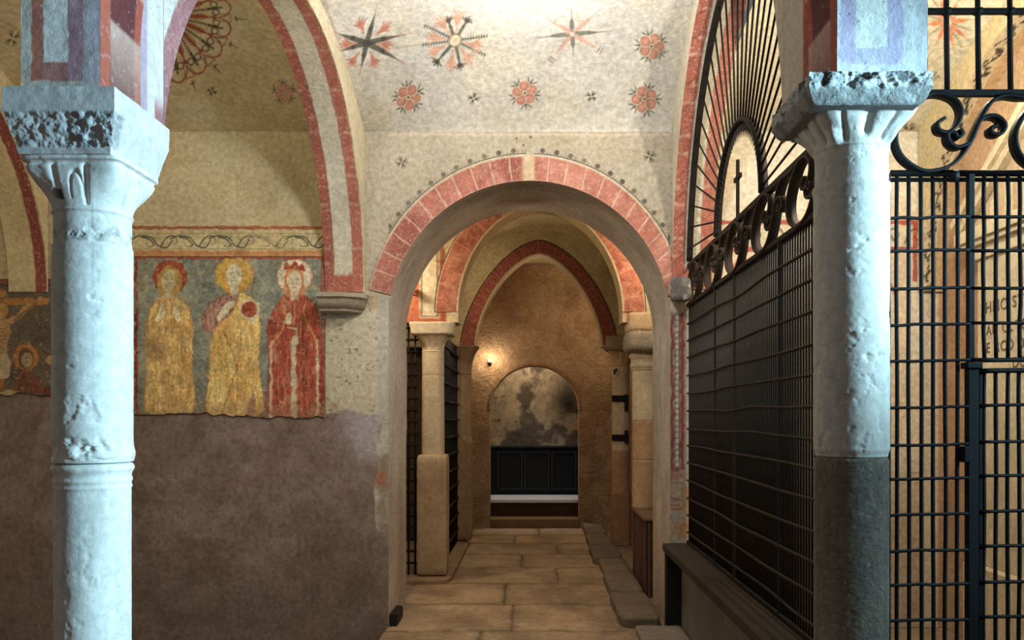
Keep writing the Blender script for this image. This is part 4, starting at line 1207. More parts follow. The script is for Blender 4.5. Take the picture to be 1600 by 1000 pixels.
tag(g.obj('teeth_row', M_RUST, ring), None)
g = Geo(); g.box((GX - .008, fy - .012, ZF), (GX + .008, fy + .012, ZF + .31), C_IRONR); g.box((GX - .008, fy - .065, ZF + .20), (GX + .008, fy + .065, ZF + .225), C_IRONR)
g.obj('cross', M_RUST, fg, bevel=.003)

# -- gate grille facing the viewer
GY = 2.90
def gx(px): return PX(px, GY)
def gz(py): return PZ(py, GY)
gt = thing('iron_gate', 'black iron gate screen facing the viewer right of the column', 'gate', (1.7, GY, 0))
xr_ = gx(2140)
def post(name, px, py0, py1, w, par, d=None, bev=.003):
    g = Geo(); x = gx(px); g.box((x - w / 2, GY - (d or w) / 2, gz(py1)), (x + w / 2, GY + (d or w) / 2, gz(py0)), C_IRON); return g.obj(name, M_IRON, par, bevel=bev)
bot = VY + (1.5 - .04) * F / GY
post('post', 1387, 272, VY + 1.5 * F / GY, .017, gt)
post('post', 1516, 272, 572, .022, gt)
post('post', 1518, 566, VY + 1.5 * F / GY, .036, gt, .03)
g = Geo(); g.box((gx(1506), GY - .026, gz(576)), (gx(1530), GY + .026, gz(566)), C_IRON); g.obj('collar', M_IRON, gt, bevel=.003)
g = Geo(); g.box((gx(1500), GY - .03, gz(722)), (gx(1512), GY + .012, gz(697)), C_IRON); g.obj('lock', M_IRON, gt, bevel=.003)
for py, h in ((271, .018), (281, .012)):
    g = Geo(); g.tube([(gx(1384 if h < .015 else 1392), GY, gz(py)), (xr_, GY, gz(py - 1))], h / 1.6, C_IRON, 10); g.obj('rail', M_IRON, gt)
for px in (1490, 1690, 1890, 2090):
    g = Geo(); g.tube([(gx(px - 5), GY, gz(275)), (gx(px + 5), GY, gz(275))], .021, C_IRON, 10); g.obj('collar', M_IRON, gt)
def vbar(px, py0, py1, par, r=.0068, seed=0):
    g = Geo(); p = wavy((gx(px), GY, gz(py1)), (gx(px) , GY, gz(py0)), 14, 0, 1)
    w = [(x + (vnoise(k * .45 + px, 0, 0, 3) - .5) * .005, y, z) for k, (x, y, z) in enumerate(p)]
    g.tube(w, r, C_IRON, 6); return g.obj('vertical_bar', M_IRON, par)
for px in (1401, 1420, 1439, 1458, 1477, 1496): vbar(px, 272, bot, gt)
for k in range(32): vbar(1537 + k * 19, 272, 562, gt)
rows = [342, 394, 452, 509, 565, 638, 696, 749, 805, 861, 914, 969, 1025, 1080, 1136, 1192, 1250, 1308]
for k, py in enumerate(rows):
    g = Geo(); g.tube(wavy((gx(1383), GY - .009, gz(py)), (gx(1514), GY - .009, gz(py - 3)), 16, .003, k), .0062, C_IRON, 6); g.obj('cross_bar', M_IRON, gt)
for k, py in enumerate((340, 393, 451, 505, 563)):
    g = Geo(); g.tube(wavy((gx(1516), GY - .009, gz(py)), (xr_, GY - .009, gz(py - 2)), 20, .003, k + 40), .0062 if k < 4 else .009, C_IRON, 6); g.obj('cross_bar', M_IRON, gt)
post('post', 1906, 566, VY + 1.5 * F / GY, .036, gt, .03); post('post', 2138, 272, VY + 1.5 * F / GY, .02, gt)
for k in range(11): vbar(1926 + k * 19, 562, bot, gt)
for k, py in enumerate(rows[5:]):
    g = Geo(); g.tube(wavy((gx(1906), GY - .009, gz(py)), (xr_, GY - .009, gz(py - 3)), 16, .003, k + 90), .0062, C_IRON, 6); g.obj('cross_bar', M_IRON, gt)
# door leaf, hung on the post
lf = bpy.data.objects.new('door_leaf', None); COL.objects.link(lf); attach(lf, gt)
post('stile', 1531, 572, bot, .013, lf); post('stile', 1893, 572, bot, .013, lf)
for k in range(19): vbar(1537 + k * 18.5, 577, bot, lf)
for k, py in enumerate((577, 634, 690, 743, 799, 853, 909, 963, 1018, 1074, 1130, 1188, 1246, 1304)):
    g = Geo(); g.tube(wavy((gx(1528), GY - .009, gz(py + (3 if k == 0 else 0))), (gx(1895), GY - .009, gz(py - 6)), 20, .003, k + 60), .0065 if k else .010, C_IRON, 6); g.obj('cross_bar', M_IRON, lf)
# scroll frieze and upper lattice
s1 = scroll_obj(gt, M_IRON); s1.matrix_basis = Matrix.Translation((gx(1397), GY, gz(266)))
for k in range(1, 4): copy_child(s1, gt, mat=Matrix.Translation((gx(1397 + 186 * k), GY, gz(266))))
post_y = (146, 18, -115)
for py, h in zip(post_y, (.022, .017, .017)):
    g = Geo(); g.box((gx(1420), GY - .012, gz(py) - h / 2), (xr_, GY + .012, gz(py) + h / 2), C_IRON); g.obj('rail', M_IRON, gt, bevel=.003)
for px in (1480, 1529, 1579, 1628, 1677, 1726, 1775, 1824, 1873, 1922, 1971, 2020, 2069, 2118):
    g = Geo(); g.tube([(gx(px), GY, gz(146)), (gx(px - 3), GY, gz(-118))], .0095, C_IRON, 8); g.obj('lattice_bar', M_IRON, gt)
g = Geo(); 
for px in (1480, 1529, 1579): g.tube([(gx(px - 6), GY, gz(18)), (gx(px + 4), GY, gz(18))], .015, C_IRON, 8)
g.obj('rivet', M_IRON, gt)
for py in (566, 275):
    g = Geo(); g.tube([(gx(1376), GY + .03, gz(py)), (gx(1384), GY, gz(py))], .011, C_IRON, 8); g.obj('wall_pin', M_IRON, gt)

# ================================================================== bench under the side grille
bn = thing('stone_bench', 'low bench with a dark ledge at the foot of the iron side grille', 'bench', (1.0, 4.5, 0))
g = Geo(); g.box((.93, 3.03, .545), (1.17, 5.99, .60), S(56, 47, 40)); g.obj('ledge', M_WOOD, bn, bevel=.008)
g = Geo(); g.quad((1.05, 5.9, 0), (1.05, 3.03, 0), (1.05, 3.03, .545), (1.05, 5.9, .545), S(112, 106, 98), 90, 30); g.box((1.052, 3.03, 0), (1.17, 5.99, .545), S(112, 106, 98)); g.obj('plinth', M_STONE, bn)
g = Geo(); g.box((.945, 5.90, 0), (1.05, 5.985, .545), S(24, 22, 22)); g.obj('end_panel', M_WOOD, bn, bevel=.004)

# ================================================================== monument on the chapel's side wall
mn = thing('wall_monument', 'pale stone wall monument with a gable and an inscription behind the gate', 'monument', (2.93, 4.6, 0))
cS = S(214, 198, 164)
MX = 2.928
def slab(name, y0, y1, z0, z1, d, col=cS, bev=.006):
    g = Geo(); g.box((MX - d, y0, z0), (MX, y1, z1), col); return g.obj(name, M_STONE, mn, bevel=bev)
slab('tablet', 3.7, 5.45, .55, 2.50, .05)
slab('cornice', 3.55, 5.62, 2.62, 2.70, .12); slab('frieze', 3.65, 5.52, 2.50, 2.62, .07); slab('moulding', 3.6, 5.58, 2.585, 2.62, .10)
slab('plinth', 3.5, 5.5, 0, .55, .12)
g = Geo()
ap = (4.585, 3.36)
for (ya, za), (yb, zb) in (((5.62, 2.70), ap), ((3.55, 2.70), ap)):
    for d, o0, o1 in ((.12, .05, .10), (.09, .0, .05)):
        dy, dz = yb - ya, zb - za; L = math.hypot(dy, dz); ny, nz = -dz / L, dy / L
        if nz < 0: ny, nz = -ny, -nz
        q4 = [(ya + ny * o0, za + nz * o0), (yb, zb + o0 * 1.25), (yb, zb + o1 * 1.25), (ya + ny * o1, za + nz * o1)]
        V = [(MX - d, y, z) for y, z in q4] + [(MX, y, z) for y, z in q4]
        g.add(V, [(0, 1, 2, 3), (7, 6, 5, 4), (0, 4, 5, 1), (1, 5, 6, 2), (2, 6, 7, 3), (3, 7, 4, 0)], cS)
g.obj('gable', M_STONE, mn, smooth=False)
g = Geo(); V = [(MX - .04, 5.58, 2.70), (MX - .04, 3.59, 2.70), (MX - .04, 4.585, 3.38)]; g.add(V + [(MX, a[1], a[2]) for a in V], [(0, 1, 2), (0, 3, 4, 1), (1, 4, 5, 2), (2, 5, 3, 0)], S(196, 172, 138))
for k in range(9): g.box((MX - .06, 3.95 + k * .16, 2.72), (MX - .03, 4.0 + k * .16, 2.80 + .4 * (1 - abs(k - 4) / 4.5)), cS)
g.obj('gable_field', M_STONE, mn, smooth=False)
M_INK = material('dark_lettering', mottle=.1, bump=0)
def letters(txt, y, z, size):
    cu = bpy.data.curves.new('lettering', 'FONT'); cu.body = txt; cu.size = size; cu.extrude = .0015; cu.space_character = 1.15
    ob = bpy.data.objects.new('tmp', cu); COL.objects.link(ob)
    dg = bpy.context.evaluated_depsgraph_get(); me = bpy.data.meshes.new_from_object(ob.evaluated_get(dg))
    bpy.data.objects.remove(ob); 
    ca = me.color_attributes.new('Col', 'FLOAT_COLOR', 'POINT')
    for d in ca.data: d.color = (*S(120, 102, 80), 1)
    me.materials.clear(); me.materials.append(M_INK)
    o = bpy.data.objects.new('lettering', me); COL.objects.link(o); attach(o, mn)
    # runs along -Y on the wall, reading upright
    o.matrix_basis = Matrix.Translation((MX - .0525, y, z)) @ Matrix.Rotation(-PI / 2, 4, 'Z') @ Matrix.Rotation(PI / 2, 4, 'X')
for t, y, z, s in (('HEIC', 5.35, 2.15, .10), ('STA', 5.05, 2.15, .10), ('VAR', 5.40, 2.01, .09), ('CL', 5.16, 2.01, .09), ('TOM', 5.02, 2.01, .09), ('E', 5.34, 1.90, .09), ('RCO', 5.24, 1.90, .09), ('OL', 5.0, 1.90, .09), ('DOM', 5.05, 1.79, .09)): letters(t, y, z, s)

# ================================================================== the passage behind the wall
def pw(a, b, p): # superellipse
    return lambda t: (np.sign(np.cos(t)) * np.abs(np.cos(t)) ** (2 / p) * a, np.abs(np.sin(t)) ** (2 / p) * b)

def passage_arch(Y0, Y1, xc, a, b, zs, p, x0, x1, ztop, facepaint, softcol, zlow, band, label, bandw, name='passage_arch'):
    g = Geo(); ts = np.linspace(PI, 0, 260)
    f = pw(a, b, p); ix, iz = f(ts); ix = xc + ix; iz = zs + iz
    v = np.linspace(0, 1, 70) ** 1.3
    Q = np.empty((260, 70, 3)); Q[..., 0] = ix[:, None]; Q[..., 1] = Y0; Q[..., 2] = iz[:, None] + (ztop - iz[:, None]) * v
    g.grid(Q, facepaint(Q))
    Qb = Q.copy()[::4, ::6]; Qb[..., 1] = Y1; g.grid(Qb, S(196, 178, 138))
    for xa, xb in ((x0, xc - a), (xc + a, x1)):
        X, Z = np.meshgrid(np.linspace(xa, xb, 150), np.linspace(zlow, ztop, 150), indexing='ij')
        Q = np.stack([X, np.full(X.shape, Y0), Z], -1); g.grid(Q, facepaint(Q))
        g.quad((xa, Y1, zlow), (xb, Y1, zlow), (xb, Y1, ztop), (xa, Y1, ztop), S(190, 170, 130), 12, 12)
        g.quad((xa, Y0, zlow), (xb, Y0, zlow), (xb, Y1, zlow), (xa, Y1, zlow), S(180, 160, 126), 12, 6)
    n = 24
    sx = np.concatenate([[ix[0]], ix, [ix[-1]]]); sz = np.concatenate([[zlow], iz, [zlow]])
    Q = np.empty((262, n, 3)); Q[..., 0] = sx[:, None]; Q[..., 2] = sz[:, None]; Q[..., 1] = np.linspace(Y0, Y1, n)
    g.grid(Q, softcol)
    o = g.obj(name, M_PLASTER); tag(o, label[0], 'arch', kind='thing')
    f2 = pw(a + bandw[0], b + bandw[1], p)
    arch_band('painted_arch', label[1], lambda t: (xc + f(t)[0], zs + f(t)[1]), lambda t: (xc + f2(t)[0], zs + f2(t)[1]), Y0, band, np.linspace(PI, 0, 360), .010, None, 36)

def band2(s, r, P):
    C = np.empty(P.shape); C[...] = S(178, 108, 86)
    mix(C, sst(.35, .7, fbm(P[..., 0] * 9, P[..., 2] * 9, 0, 401, 6)) * .7, S(208, 150, 122)); mix(C, sst(.45, .66, fbm(P[..., 0] * 18, P[..., 2] * 18, 0, 402, 5)) * .6, S(146, 74, 58))
    t = np.abs(np.mod(s / .11, 1) - .5) * .11; mix(C, sst(.006, .002, .055 - t) * .4, S(214, 176, 140))
    mix(C, sst(.10, .06, r), S(206, 190, 150)); mix(C, sst(.90, .94, r), S(214, 200, 164)); mix(C, sst(.955, .97, r), S(70, 60, 48)); return C
def band3(s, r, P):
    C = np.empty(P.shape); C[...] = S(146, 80, 68)
    mix(C, sst(.35, .7, fbm(P[..., 0] * 9, P[..., 2] * 9, 0, 405)) * .6, S(166, 88, 70))
    t = np.abs(np.mod(s / .09, 1) - .5) * .09; mix(C, sst(.005, .002, .045 - t) * .35, S(196, 150, 120))
    mix(C, sst(.12, .07, r), S(206, 188, 150)); mix(C, sst(.92, .95, r), S(70, 60, 48)); return C
YA = 7.62
def face2(Q):
    C = np.empty(Q.shape); C[...] = S(206, 190, 148)
    q = Paint(VX + Q[..., 0] * F / YA, VY - (Q[..., 2] - EYE) * F / YA, 0); q.C = C; q.aa = .9
    q.rect((560, 405), (697, 520), S(178, 100, 72), .95, 1.2, 1); q.poly([(690, 520), (697, 520), (697, 400), (684, 340)], S(150, 84, 60), .9)
    q.rect((656, 340), (686, 497), S(212, 200, 168), 1, .8, 2); q.line([(659, 345), (659, 494), (683, 494), (683, 345)], .9, S(70, 62, 50), .8)
    q.rect((980, 380), (1100, 520), S(178, 100, 72), .9, 1.2, 3); q.rect((990, 340), (1030, 492), S(214, 204, 172), 1, .8, 4); q.line([(996, 345), (996, 488), (1026, 488)], .8, S(90, 80, 66), .6)
    return C
passage_arch(YA, 7.92, .082, .74, .955, 2.44, 1.92, -3.0, 2.2, 3.95, face2, S(190, 168, 126), 2.345, band2,
             ('plaster arch wall carried by the marble columns inside the passage', 'wide pointed arch with an orange red painted band inside the passage'), (.215, .20))
YD = 9.78
def face3(Q):
    C = np.empty(Q.shape); C[...] = S(206, 192, 150)
    mix(C, sst(.4, .7, fbm(Q[..., 0] * 3, Q[..., 2] * 3, 0, 411)) * .5, S(182, 156, 110)); return C
passage_arch(YD, 10.02, .088, .73, 1.05, 2.32, 1.62, -1.5, 1.6, 3.95, face3, S(206, 188, 150), 2.30, band3,
             ('far plaster arch wall deep in the passage', 'smaller pointed arch with a dark red painted band deep in the passage'), (.18, .165))

# vaults of the passage
def pvault(y0, y1, zs, rise, hw, xc, cross=True, col=S(204, 188, 146)):
    X, Y = np.meshgrid(np.linspace(xc - hw, xc + hw, 120), np.linspace(y0, y1, 100), indexing='ij')
    z1 = np.sqrt(np.maximum(0, 1 - ((X - xc) / hw) ** 2)); z2 = np.sqrt(np.maximum(0, 1 - ((Y - (y0 + y1) / 2) / ((y1 - y0) / 2)) ** 2)) if cross else 0 * X
    Z = zs + rise * np.maximum(z1, z2)
    C = np.empty(X.shape + (3,)); C[...] = col; mix(C, sst(.4, .7, fbm(X * 3, Y * 3, 0, 421)) * .5, S(178, 152, 104))
    g = Geo(); g.grid(np.stack([X, Y, Z], -1), C, flip=True); tag(g.obj('ceiling', M_PLASTER), 'vault of the passage', 'ceiling', kind='structure')
pvault(7.92, YD, 2.6, 1.05, 1.15, .085); pvault(10.02, 11.35, 2.75, .80, 1.05, .085, False)
g = Geo(); g.quad((-3.2, YB, 3.92), (3.1, YB, 3.92), (3.1, YA + .1, 3.92), (-3.2, YA + .1, 3.92), S(206, 190, 150), 30, 8); tag(g.obj('ceiling', M_PLASTER), 'ceiling strip behind the round arch', 'ceiling', kind='structure')

# passage side walls
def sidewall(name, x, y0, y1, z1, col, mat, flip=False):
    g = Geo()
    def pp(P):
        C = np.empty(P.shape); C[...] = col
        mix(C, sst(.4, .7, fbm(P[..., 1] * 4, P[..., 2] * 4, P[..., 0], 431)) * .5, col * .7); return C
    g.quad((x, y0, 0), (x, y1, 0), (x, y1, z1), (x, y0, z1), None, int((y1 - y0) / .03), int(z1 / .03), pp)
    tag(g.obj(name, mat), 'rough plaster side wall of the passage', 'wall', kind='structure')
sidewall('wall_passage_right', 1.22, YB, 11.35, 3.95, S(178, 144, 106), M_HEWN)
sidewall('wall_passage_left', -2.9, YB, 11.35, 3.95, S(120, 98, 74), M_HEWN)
sidewall('wall_passage_end_left', -.90, 10.05, 11.35, 3.95, S(180, 144, 106), M_HEWN)
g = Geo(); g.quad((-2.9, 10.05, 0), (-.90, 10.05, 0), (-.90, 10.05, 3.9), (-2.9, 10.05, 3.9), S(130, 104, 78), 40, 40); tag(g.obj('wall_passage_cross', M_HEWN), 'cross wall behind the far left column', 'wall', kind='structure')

# end wall with the arched niche
def end_wall():
    YE = 11.3; g = Geo(); xc, a, zs = .043, .60, 1.575
    c0 = S(190, 158, 122)
    def pp(P):
        C = np.empty(P.shape); C[...] = c0
        mix(C, sst(.4, .7, fbm(P[..., 0] * 3, P[..., 2] * 3, P[..., 1] * 3, 441)) * .55, S(150, 110, 76)); mix(C, sst(.5, .75, fbm(P[..., 0] * 5, P[..., 2] * 5, 4, 443)) * .5, S(210, 178, 134)); return C
    ts = np.linspace(PI, 0, 140)
    ix, iz = xc + a * np.cos(ts), zs + a * np.sin(ts)
    Q = np.empty((140, 90, 3)); Q[..., 0] = ix[:, None]; Q[..., 1] = YE; Q[..., 2] = iz[:, None] + (3.95 - iz[:, None]) * np.linspace(0, 1, 90)
    g.grid(Q, pp(Q))
    for xa, xb in ((-.95, xc - a), (xc + a, 1.3)): g.quad((xa, YE, 0), (xb, YE, 0), (xb, YE, 3.95), (xa, YE, 3.95), None, 60, 300, pp)
    sx = np.concatenate([np.full(40, ix[0]), ix, np.full(40, ix[-1])]); sz = np.concatenate([np.linspace(0, zs, 40), iz, np.linspace(zs, 0, 40)])
    Q = np.empty((220, 12, 3)); Q[..., 0] = sx[:, None]; Q[..., 2] = sz[:, None]; Q[..., 1] = np.linspace(YE, YE + .30, 12); g.grid(Q, pp(Q))
    # raised rim round the niche opening
    for k, (r0, r1) in enumerate(((0, .035),)):
        ox, oz = xc + (a + r1) * np.cos(ts), zs + (a + r1) * np.sin(ts)
        Q = np.stack([np.stack([ix, np.full(140, YE - .005), iz], -1), np.stack([ox, np.full(140, YE - .005), oz], -1), np.stack([ox, np.full(140, YE), oz], -1)], 1); g.grid(Q, S(166, 128, 90))
        Q = np.stack([np.stack([ix, np.full(140, YE - .005), iz], -1), np.stack([ix, np.full(140, YE), iz], -1)], 1); g.grid(Q, S(150, 114, 80))
    o = g.obj('wall_end', M_HEWN); tag(o, 'ochre end wall with an arched recess', 'wall', kind='structure')
    g = Geo()
    def np_(P):
        C = np.empty(P.shape); C[...] = S(178, 158, 128)
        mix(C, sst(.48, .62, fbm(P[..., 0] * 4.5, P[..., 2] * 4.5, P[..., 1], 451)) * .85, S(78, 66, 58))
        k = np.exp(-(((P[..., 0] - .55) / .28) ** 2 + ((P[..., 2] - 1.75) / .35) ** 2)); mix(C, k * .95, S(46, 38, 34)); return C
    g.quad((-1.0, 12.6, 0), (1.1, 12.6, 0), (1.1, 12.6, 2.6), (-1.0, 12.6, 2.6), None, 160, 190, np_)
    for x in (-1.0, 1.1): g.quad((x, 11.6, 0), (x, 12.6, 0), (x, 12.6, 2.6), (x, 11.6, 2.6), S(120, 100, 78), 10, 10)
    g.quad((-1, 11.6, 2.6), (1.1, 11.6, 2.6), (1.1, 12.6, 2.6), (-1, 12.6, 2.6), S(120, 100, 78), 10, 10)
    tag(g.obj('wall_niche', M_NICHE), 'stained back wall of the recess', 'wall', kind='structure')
end_wall()

# black panelled chest in the recess, slab and steps in front
ch = thing('panelled_chest', 'black three panelled wooden chest at the back of the arched recess', 'chest', (.05, 12.4, .36))
g = Geo(); g.box((-.72, 12.36, .36), (.80, 12.58, 1.03), S(22, 27, 28)); g.obj('body', M_WOOD, ch, bevel=.01)
for k in range(3):
    x0 = -.50 + k * .395
    g = Geo(); g.box((x0 + .03, 12.335, .45), (x0 + .345, 12.36, .96), S(16, 20, 21)); o = g.obj('panel', M_WOOD, ch, bevel=.008)
    g = Geo()
    for a, b in (((x0, .42), (x0 + .03, .99)), ((x0 + .345, .42), (x0 + .375, .99)), ((x0 + .03, .96), (x0 + .345, .99)), ((x0 + .03, .42), (x0 + .345, .45))): g.box((a[0], 12.322, a[1]), (b[0], 12.358, b[1]), S(34, 42, 44))
    g.obj('panel_frame', M_WOOD, o, bevel=.004)
g = Geo(); g.box((-.76, 12.31, 1.03), (.84, 12.59, 1.06), S(26, 32, 33)); g.obj('top', M_WOOD, ch, bevel=.006)
g = Geo(); rough_block(g, (-.62, 11.62, .30), (.70, 12.33, .355), S(214, 214, 216), .004, 6, 3, 30, 14)
tag(g.obj('altar_slab', M_WHITE), 'white marble slab lying in front of the black chest', 'slab', kind='thing')
g = Geo(); g.box((-.70, 11.66, 0), (.80, 12.58, .298), S(70, 52, 36)); tag(g.obj('slab_base', M_STONE, bevel=.01), 'dark brown masonry block under the white slab', 'plinth', kind='thing')
g = Geo(); g.box((-.56, 11.30, 0), (.64, 11.655, .12), S(128, 100, 70)); tag(g.obj('threshold_step', M_STONE, bevel=.012), 'low stone step across the foot of the arched recess', 'step', kind='thing')

# kerb on the right and step on the left
kb = thing('stone_kerb', 'raised stone kerb along the right edge of the paved passage', 'kerb', (.78, 8.5, 0))
yb = [5.98, 6.9, 7.75, 8.5, 9.4, 10.3, 11.25]
for k in range(6):
    g = Geo(); w = .02 * ((k * 7) % 3 - 1)
    rough_block(g, (.655 + w, yb[k] + .006, -.02), (.925, yb[k + 1] - .006, .075 + .012 * (k % 2)), S(126, 110, 88) * (.9 + .1 * (k % 3)), .012, 5, 500 + k, 22, 12); g.obj('kerb_stone', M_FLOOR, kb)
g = Geo(); rough_block(g, (.72, 5.35, -.02), (1.04, 5.885, .045), S(136, 122, 104), .010, 5, 511, 24, 12); tag(g.obj('step_stone', M_FLOOR), 'grey step stone before the right foot of the round arch', 'step', kind='thing')
g = Geo(); rough_block(g, (-1.6, 7.5, -.02), (-.72, 10.0, .05), S(150, 124, 92), .010, 4, 513, 30, 14); tag(g.obj('step_stone', M_FLOOR), 'long stone plinth course under the left passage column', 'step', kind='thing')
g = Geo(); g.box((-1.012, 6.02, 0), (-.955, 6.30, .09), S(30, 26, 24)); tag(g.obj('door_stop', M_WOOD, bevel=.01), 'small black block on the floor at the left jamb', 'block', kind='thing')

# ---- passage columns
def pcol(label, cx, cy):
    return thing('passage_column', label, 'column', (cx, cy, 0))
cP = S(206, 188, 154)
# left near column on tall square pedestal
p = pcol('slender marble column on a tall square pedestal at the left of the passage', -.90, 7.76); cx, cy = -.90, 7.76
g = Geo(); rough_block(g, (cx - .135, cy - .14, .057), (cx + .135, cy + .14, 1.15), lambda Q: np.where((np.abs(Q[..., 2] - 1.13) < .03)[..., None], S(196, 176, 140), S(178, 150, 116)), .006, 6, 521, 44, 26); g.obj('pedestal', M_STONE, p)
shaft_part('shaft', p, cx, cy, (1.14, 2.08), lambda T, Z: sq_r(T, .102, 3.0) * (1 - .03 * sst(1.2, 2.0, Z)) - .004 * np.exp(-((Z - 1.87) / .008) ** 2), cP, M_STONE, 80, 120)
def cap_r(z0, z1, r0, r1):
    def f(T, Z):
        t = np.clip((Z - z0) / (z1 - z0), 0, 1); k = t ** 2.2
        a4 = np.mod(T + PI / 4, PI / 2) - PI / 4
        return r0 * (1 - k) + sq_r(T, r1, 2 + 8 * t) * k - .012 * np.exp(-((np.abs(a4) - .3) / .09) ** 2) * sst(.15, .4, t) * sst(1, .85, t) + .006 * np.exp(-((t - .05) / .04) ** 2)
    return f
shaft_part('capital', p, cx, cy, (2.08, 2.235), cap_r(2.08, 2.235, .098, .15), cP, M_STONE, 120, 50)
g = Geo(); rough_block(g, (cx - .205, cy - .20, 2.232), (cx + .215, cy + .20, 2.35), S(214, 200, 168), .006, 6, 525, 34, 14, .12); g.obj('abacus', M_STONE, p)
# left far column
p = pcol('farther left passage column partly hidden behind its neighbour and grille', -.80, 9.90); cx, cy = -.80, 9.90
g = Geo(); rough_block(g, (cx - .11, cy - .12, .057), (cx + .11, cy + .12, 1.25), S(170, 138, 102), .008, 6, 531, 34, 20); g.obj('pedestal', M_STONE, p)
shaft_part('shaft', p, cx, cy, (1.24, 1.98), lambda T, Z: .098 + 0 * T, S(180, 152, 116), M_STONE, 60, 60)
shaft_part('capital', p, cx, cy, (1.98, 2.305), cap_r(1.98, 2.305, .098, .19), S(166, 140, 108), M_STONE, 100, 50)
# right near column
p = pcol('banded column on a fluted reddish pedestal at the right of the passage', 1.055, 7.76); cx, cy = 1.055, 7.76
th = np.linspace(0, 1, 2)
g = Geo()
N = 160; yy = np.linspace(6.98, 7.95, N); fl = .012 * np.abs(np.sin(yy * PI / .105)) ** .5
Q = np.empty((N, 2, 3)); Q[..., 0] = (.945 + fl)[:, None]; Q[..., 1] = yy[:, None]; Q[..., 2] = np.array([0, .655]); 
g.grid(Q, np.where((fl > .006)[:, None, None], S(74, 48, 38), S(118, 88, 68)) * np.ones((1, 2, 1)))
xx = np.linspace(.945, 1.21, 60); f2 = .012 * np.abs(np.sin(xx * PI / .075)) ** .5
Q = np.empty((60, 2, 3)); Q[..., 0] = xx[:, None]; Q[..., 1] = (6.98 + f2)[:, None]; Q[..., 2] = np.array([0, .655]); g.grid(Q, np.where((f2 > .006)[:, None, None], S(74, 48, 38), S(118, 88, 68)) * np.ones((1, 2, 1)))
g.quad((.95, 6.99, .655), (1.21, 6.99, .655), (1.21, 7.95, .655), (.95, 7.95, .655), S(120, 92, 70), 4, 8); g.box((.93, 6.97, .63), (1.21, 7.96, .66), S(120, 92, 70))
g.obj('pedestal', M_STONE, p)
for z0, z1, c in ((.66, 1.10, S(188, 154, 116)), (1.10, 1.455, S(186, 150, 112)), (1.455, 1.92, S(210, 192, 156))):
    shaft_part('drum', p, cx, cy, (z0, z1), lambda T, Z, a=z0, b=z1: .128 - .005 * sst(b - .012, b, Z) - .005 * sst(a + .012, a, Z) + chips(T, Z, 541, .004), c, M_STONE, 80, 60)
shaft_part('capital', p, cx, cy, (1.92, 2.08), lambda T, Z: .135 + .022 * np.exp(-((Z - 2.045) / .025) ** 2) + .016 * np.exp(-((Z - 1.955) / .018) ** 2), S(206, 186, 150), M_STONE, 80, 60)
g = Geo(); rough_block(g, (.86, 7.50, 2.075), (1.215, 7.99, 2.27), S(172, 158, 136), .02, 6, 545, 32, 5); g.obj('abacus', M_ROUGH, p)
g = Geo(); rough_block(g, (.87, 7.58, 2.26), (1.215, 7.96, 2.44), S(204, 178, 138), .012, 6, 547, 30, 8); g.obj('impost', M_STONE, p)
# right far column with iron brackets
p = pcol('farther right passage column with two dark iron brackets', 1.05, 9.90); cx, cy = 1.05, 9.90
shaft_part('lower_drum', p, cx, cy, (.0, .60), lambda T, Z: sq_r(T, .115, 4), S(166, 124, 88), M_STONE, 70, 40)
shaft_part('shaft', p, cx, cy, (.60, 2.08), lambda T, Z: .105 + chips(T, Z, 551, .004) - .004 * np.exp(-((Z - 1.95) / .01) ** 2), lambda T, Z: np.where((Z > 1.1)[..., None], S(206, 182, 144), S(182, 144, 106)), M_STONE, 70, 100)
shaft_part('capital', p, cx, cy, (2.08, 2.26), cap_r(2.08, 2.26, .108, .15), S(196, 166, 124), M_STONE, 100, 40)
g = Geo(); rough_block(g, (.85, 9.68, 2.25), (1.215, 10.1, 2.44), S(176, 156, 128), .02, 6, 555, 28, 5); g.obj('abacus', M_ROUGH, p)
for z, up in ((1.70, -1), (1.245, 1), (2.02, 0)):
    g = Geo()
    if up == 0: g.tube([(cx - .09, cy - .09, z), (cx - .06, cy - .14, z + .02)], .012, C_IRONR, 6); g.tube([(cx - .085, cy - .115, z), (cx - .085, cy - .115, z - .04)], .01, C_IRONR, 6)
    else:
        g.box((cx - .115, cy - .125, z - .035), (cx + .075, cy - .095, z + .04), C_IRONR); g.box((cx + .03, cy - .15, z - (.14 if up < 0 else .06)), (cx + .07, cy - .11, z + (.05 if up < 0 else .09)), C_IRONR)
    g.obj('iron_bracket', M_RUST, p, bevel=.004)

# ---- small grilles at the left of the passage
pg = thing('passage_grille', 'ladder like iron grille glimpsed left of the square pedestal', 'grille', (-1.4, 7.74, 0))
for k, x in enumerate((-1.06, -1.12, -1.30, -1.55, -1.8)):
    g = Geo(); g.tube([(x, 7.72, .03), (x, 7.72, 2.32 - .0 * k)], .009, C_IRONR, 6); g.obj('vertical_bar', M_RUST, pg)
for k in range(21):
    z = .16 + k * .107
    g = Geo(); g.tube([(-1.03 + .0, 7.705, z), (-1.95, 7.705, z + .01)], .011, C_IRONR, 6); g.obj('cross_bar', M_RUST, pg)
pg = thing('passage_grille', 'iron grille between the two left passage columns, seen edge on', 'grille', (-.86, 8.8, 0))
for k in range(20):
    y = 7.95 + k * .096
    g = Geo(); g.tube([(-.86, y, .05), (-.86, y, 2.30)], .009, C_IRON, 6); g.obj('vertical_bar', M_IRON, pg)
for k in range(12):
    z = .2 + k * .18
    g = Geo(); g.tube([(-.845, 7.93, z), (-.845, 9.8, z)], .012, C_IRON, 6); g.obj('cross_bar', M_IRON, pg)
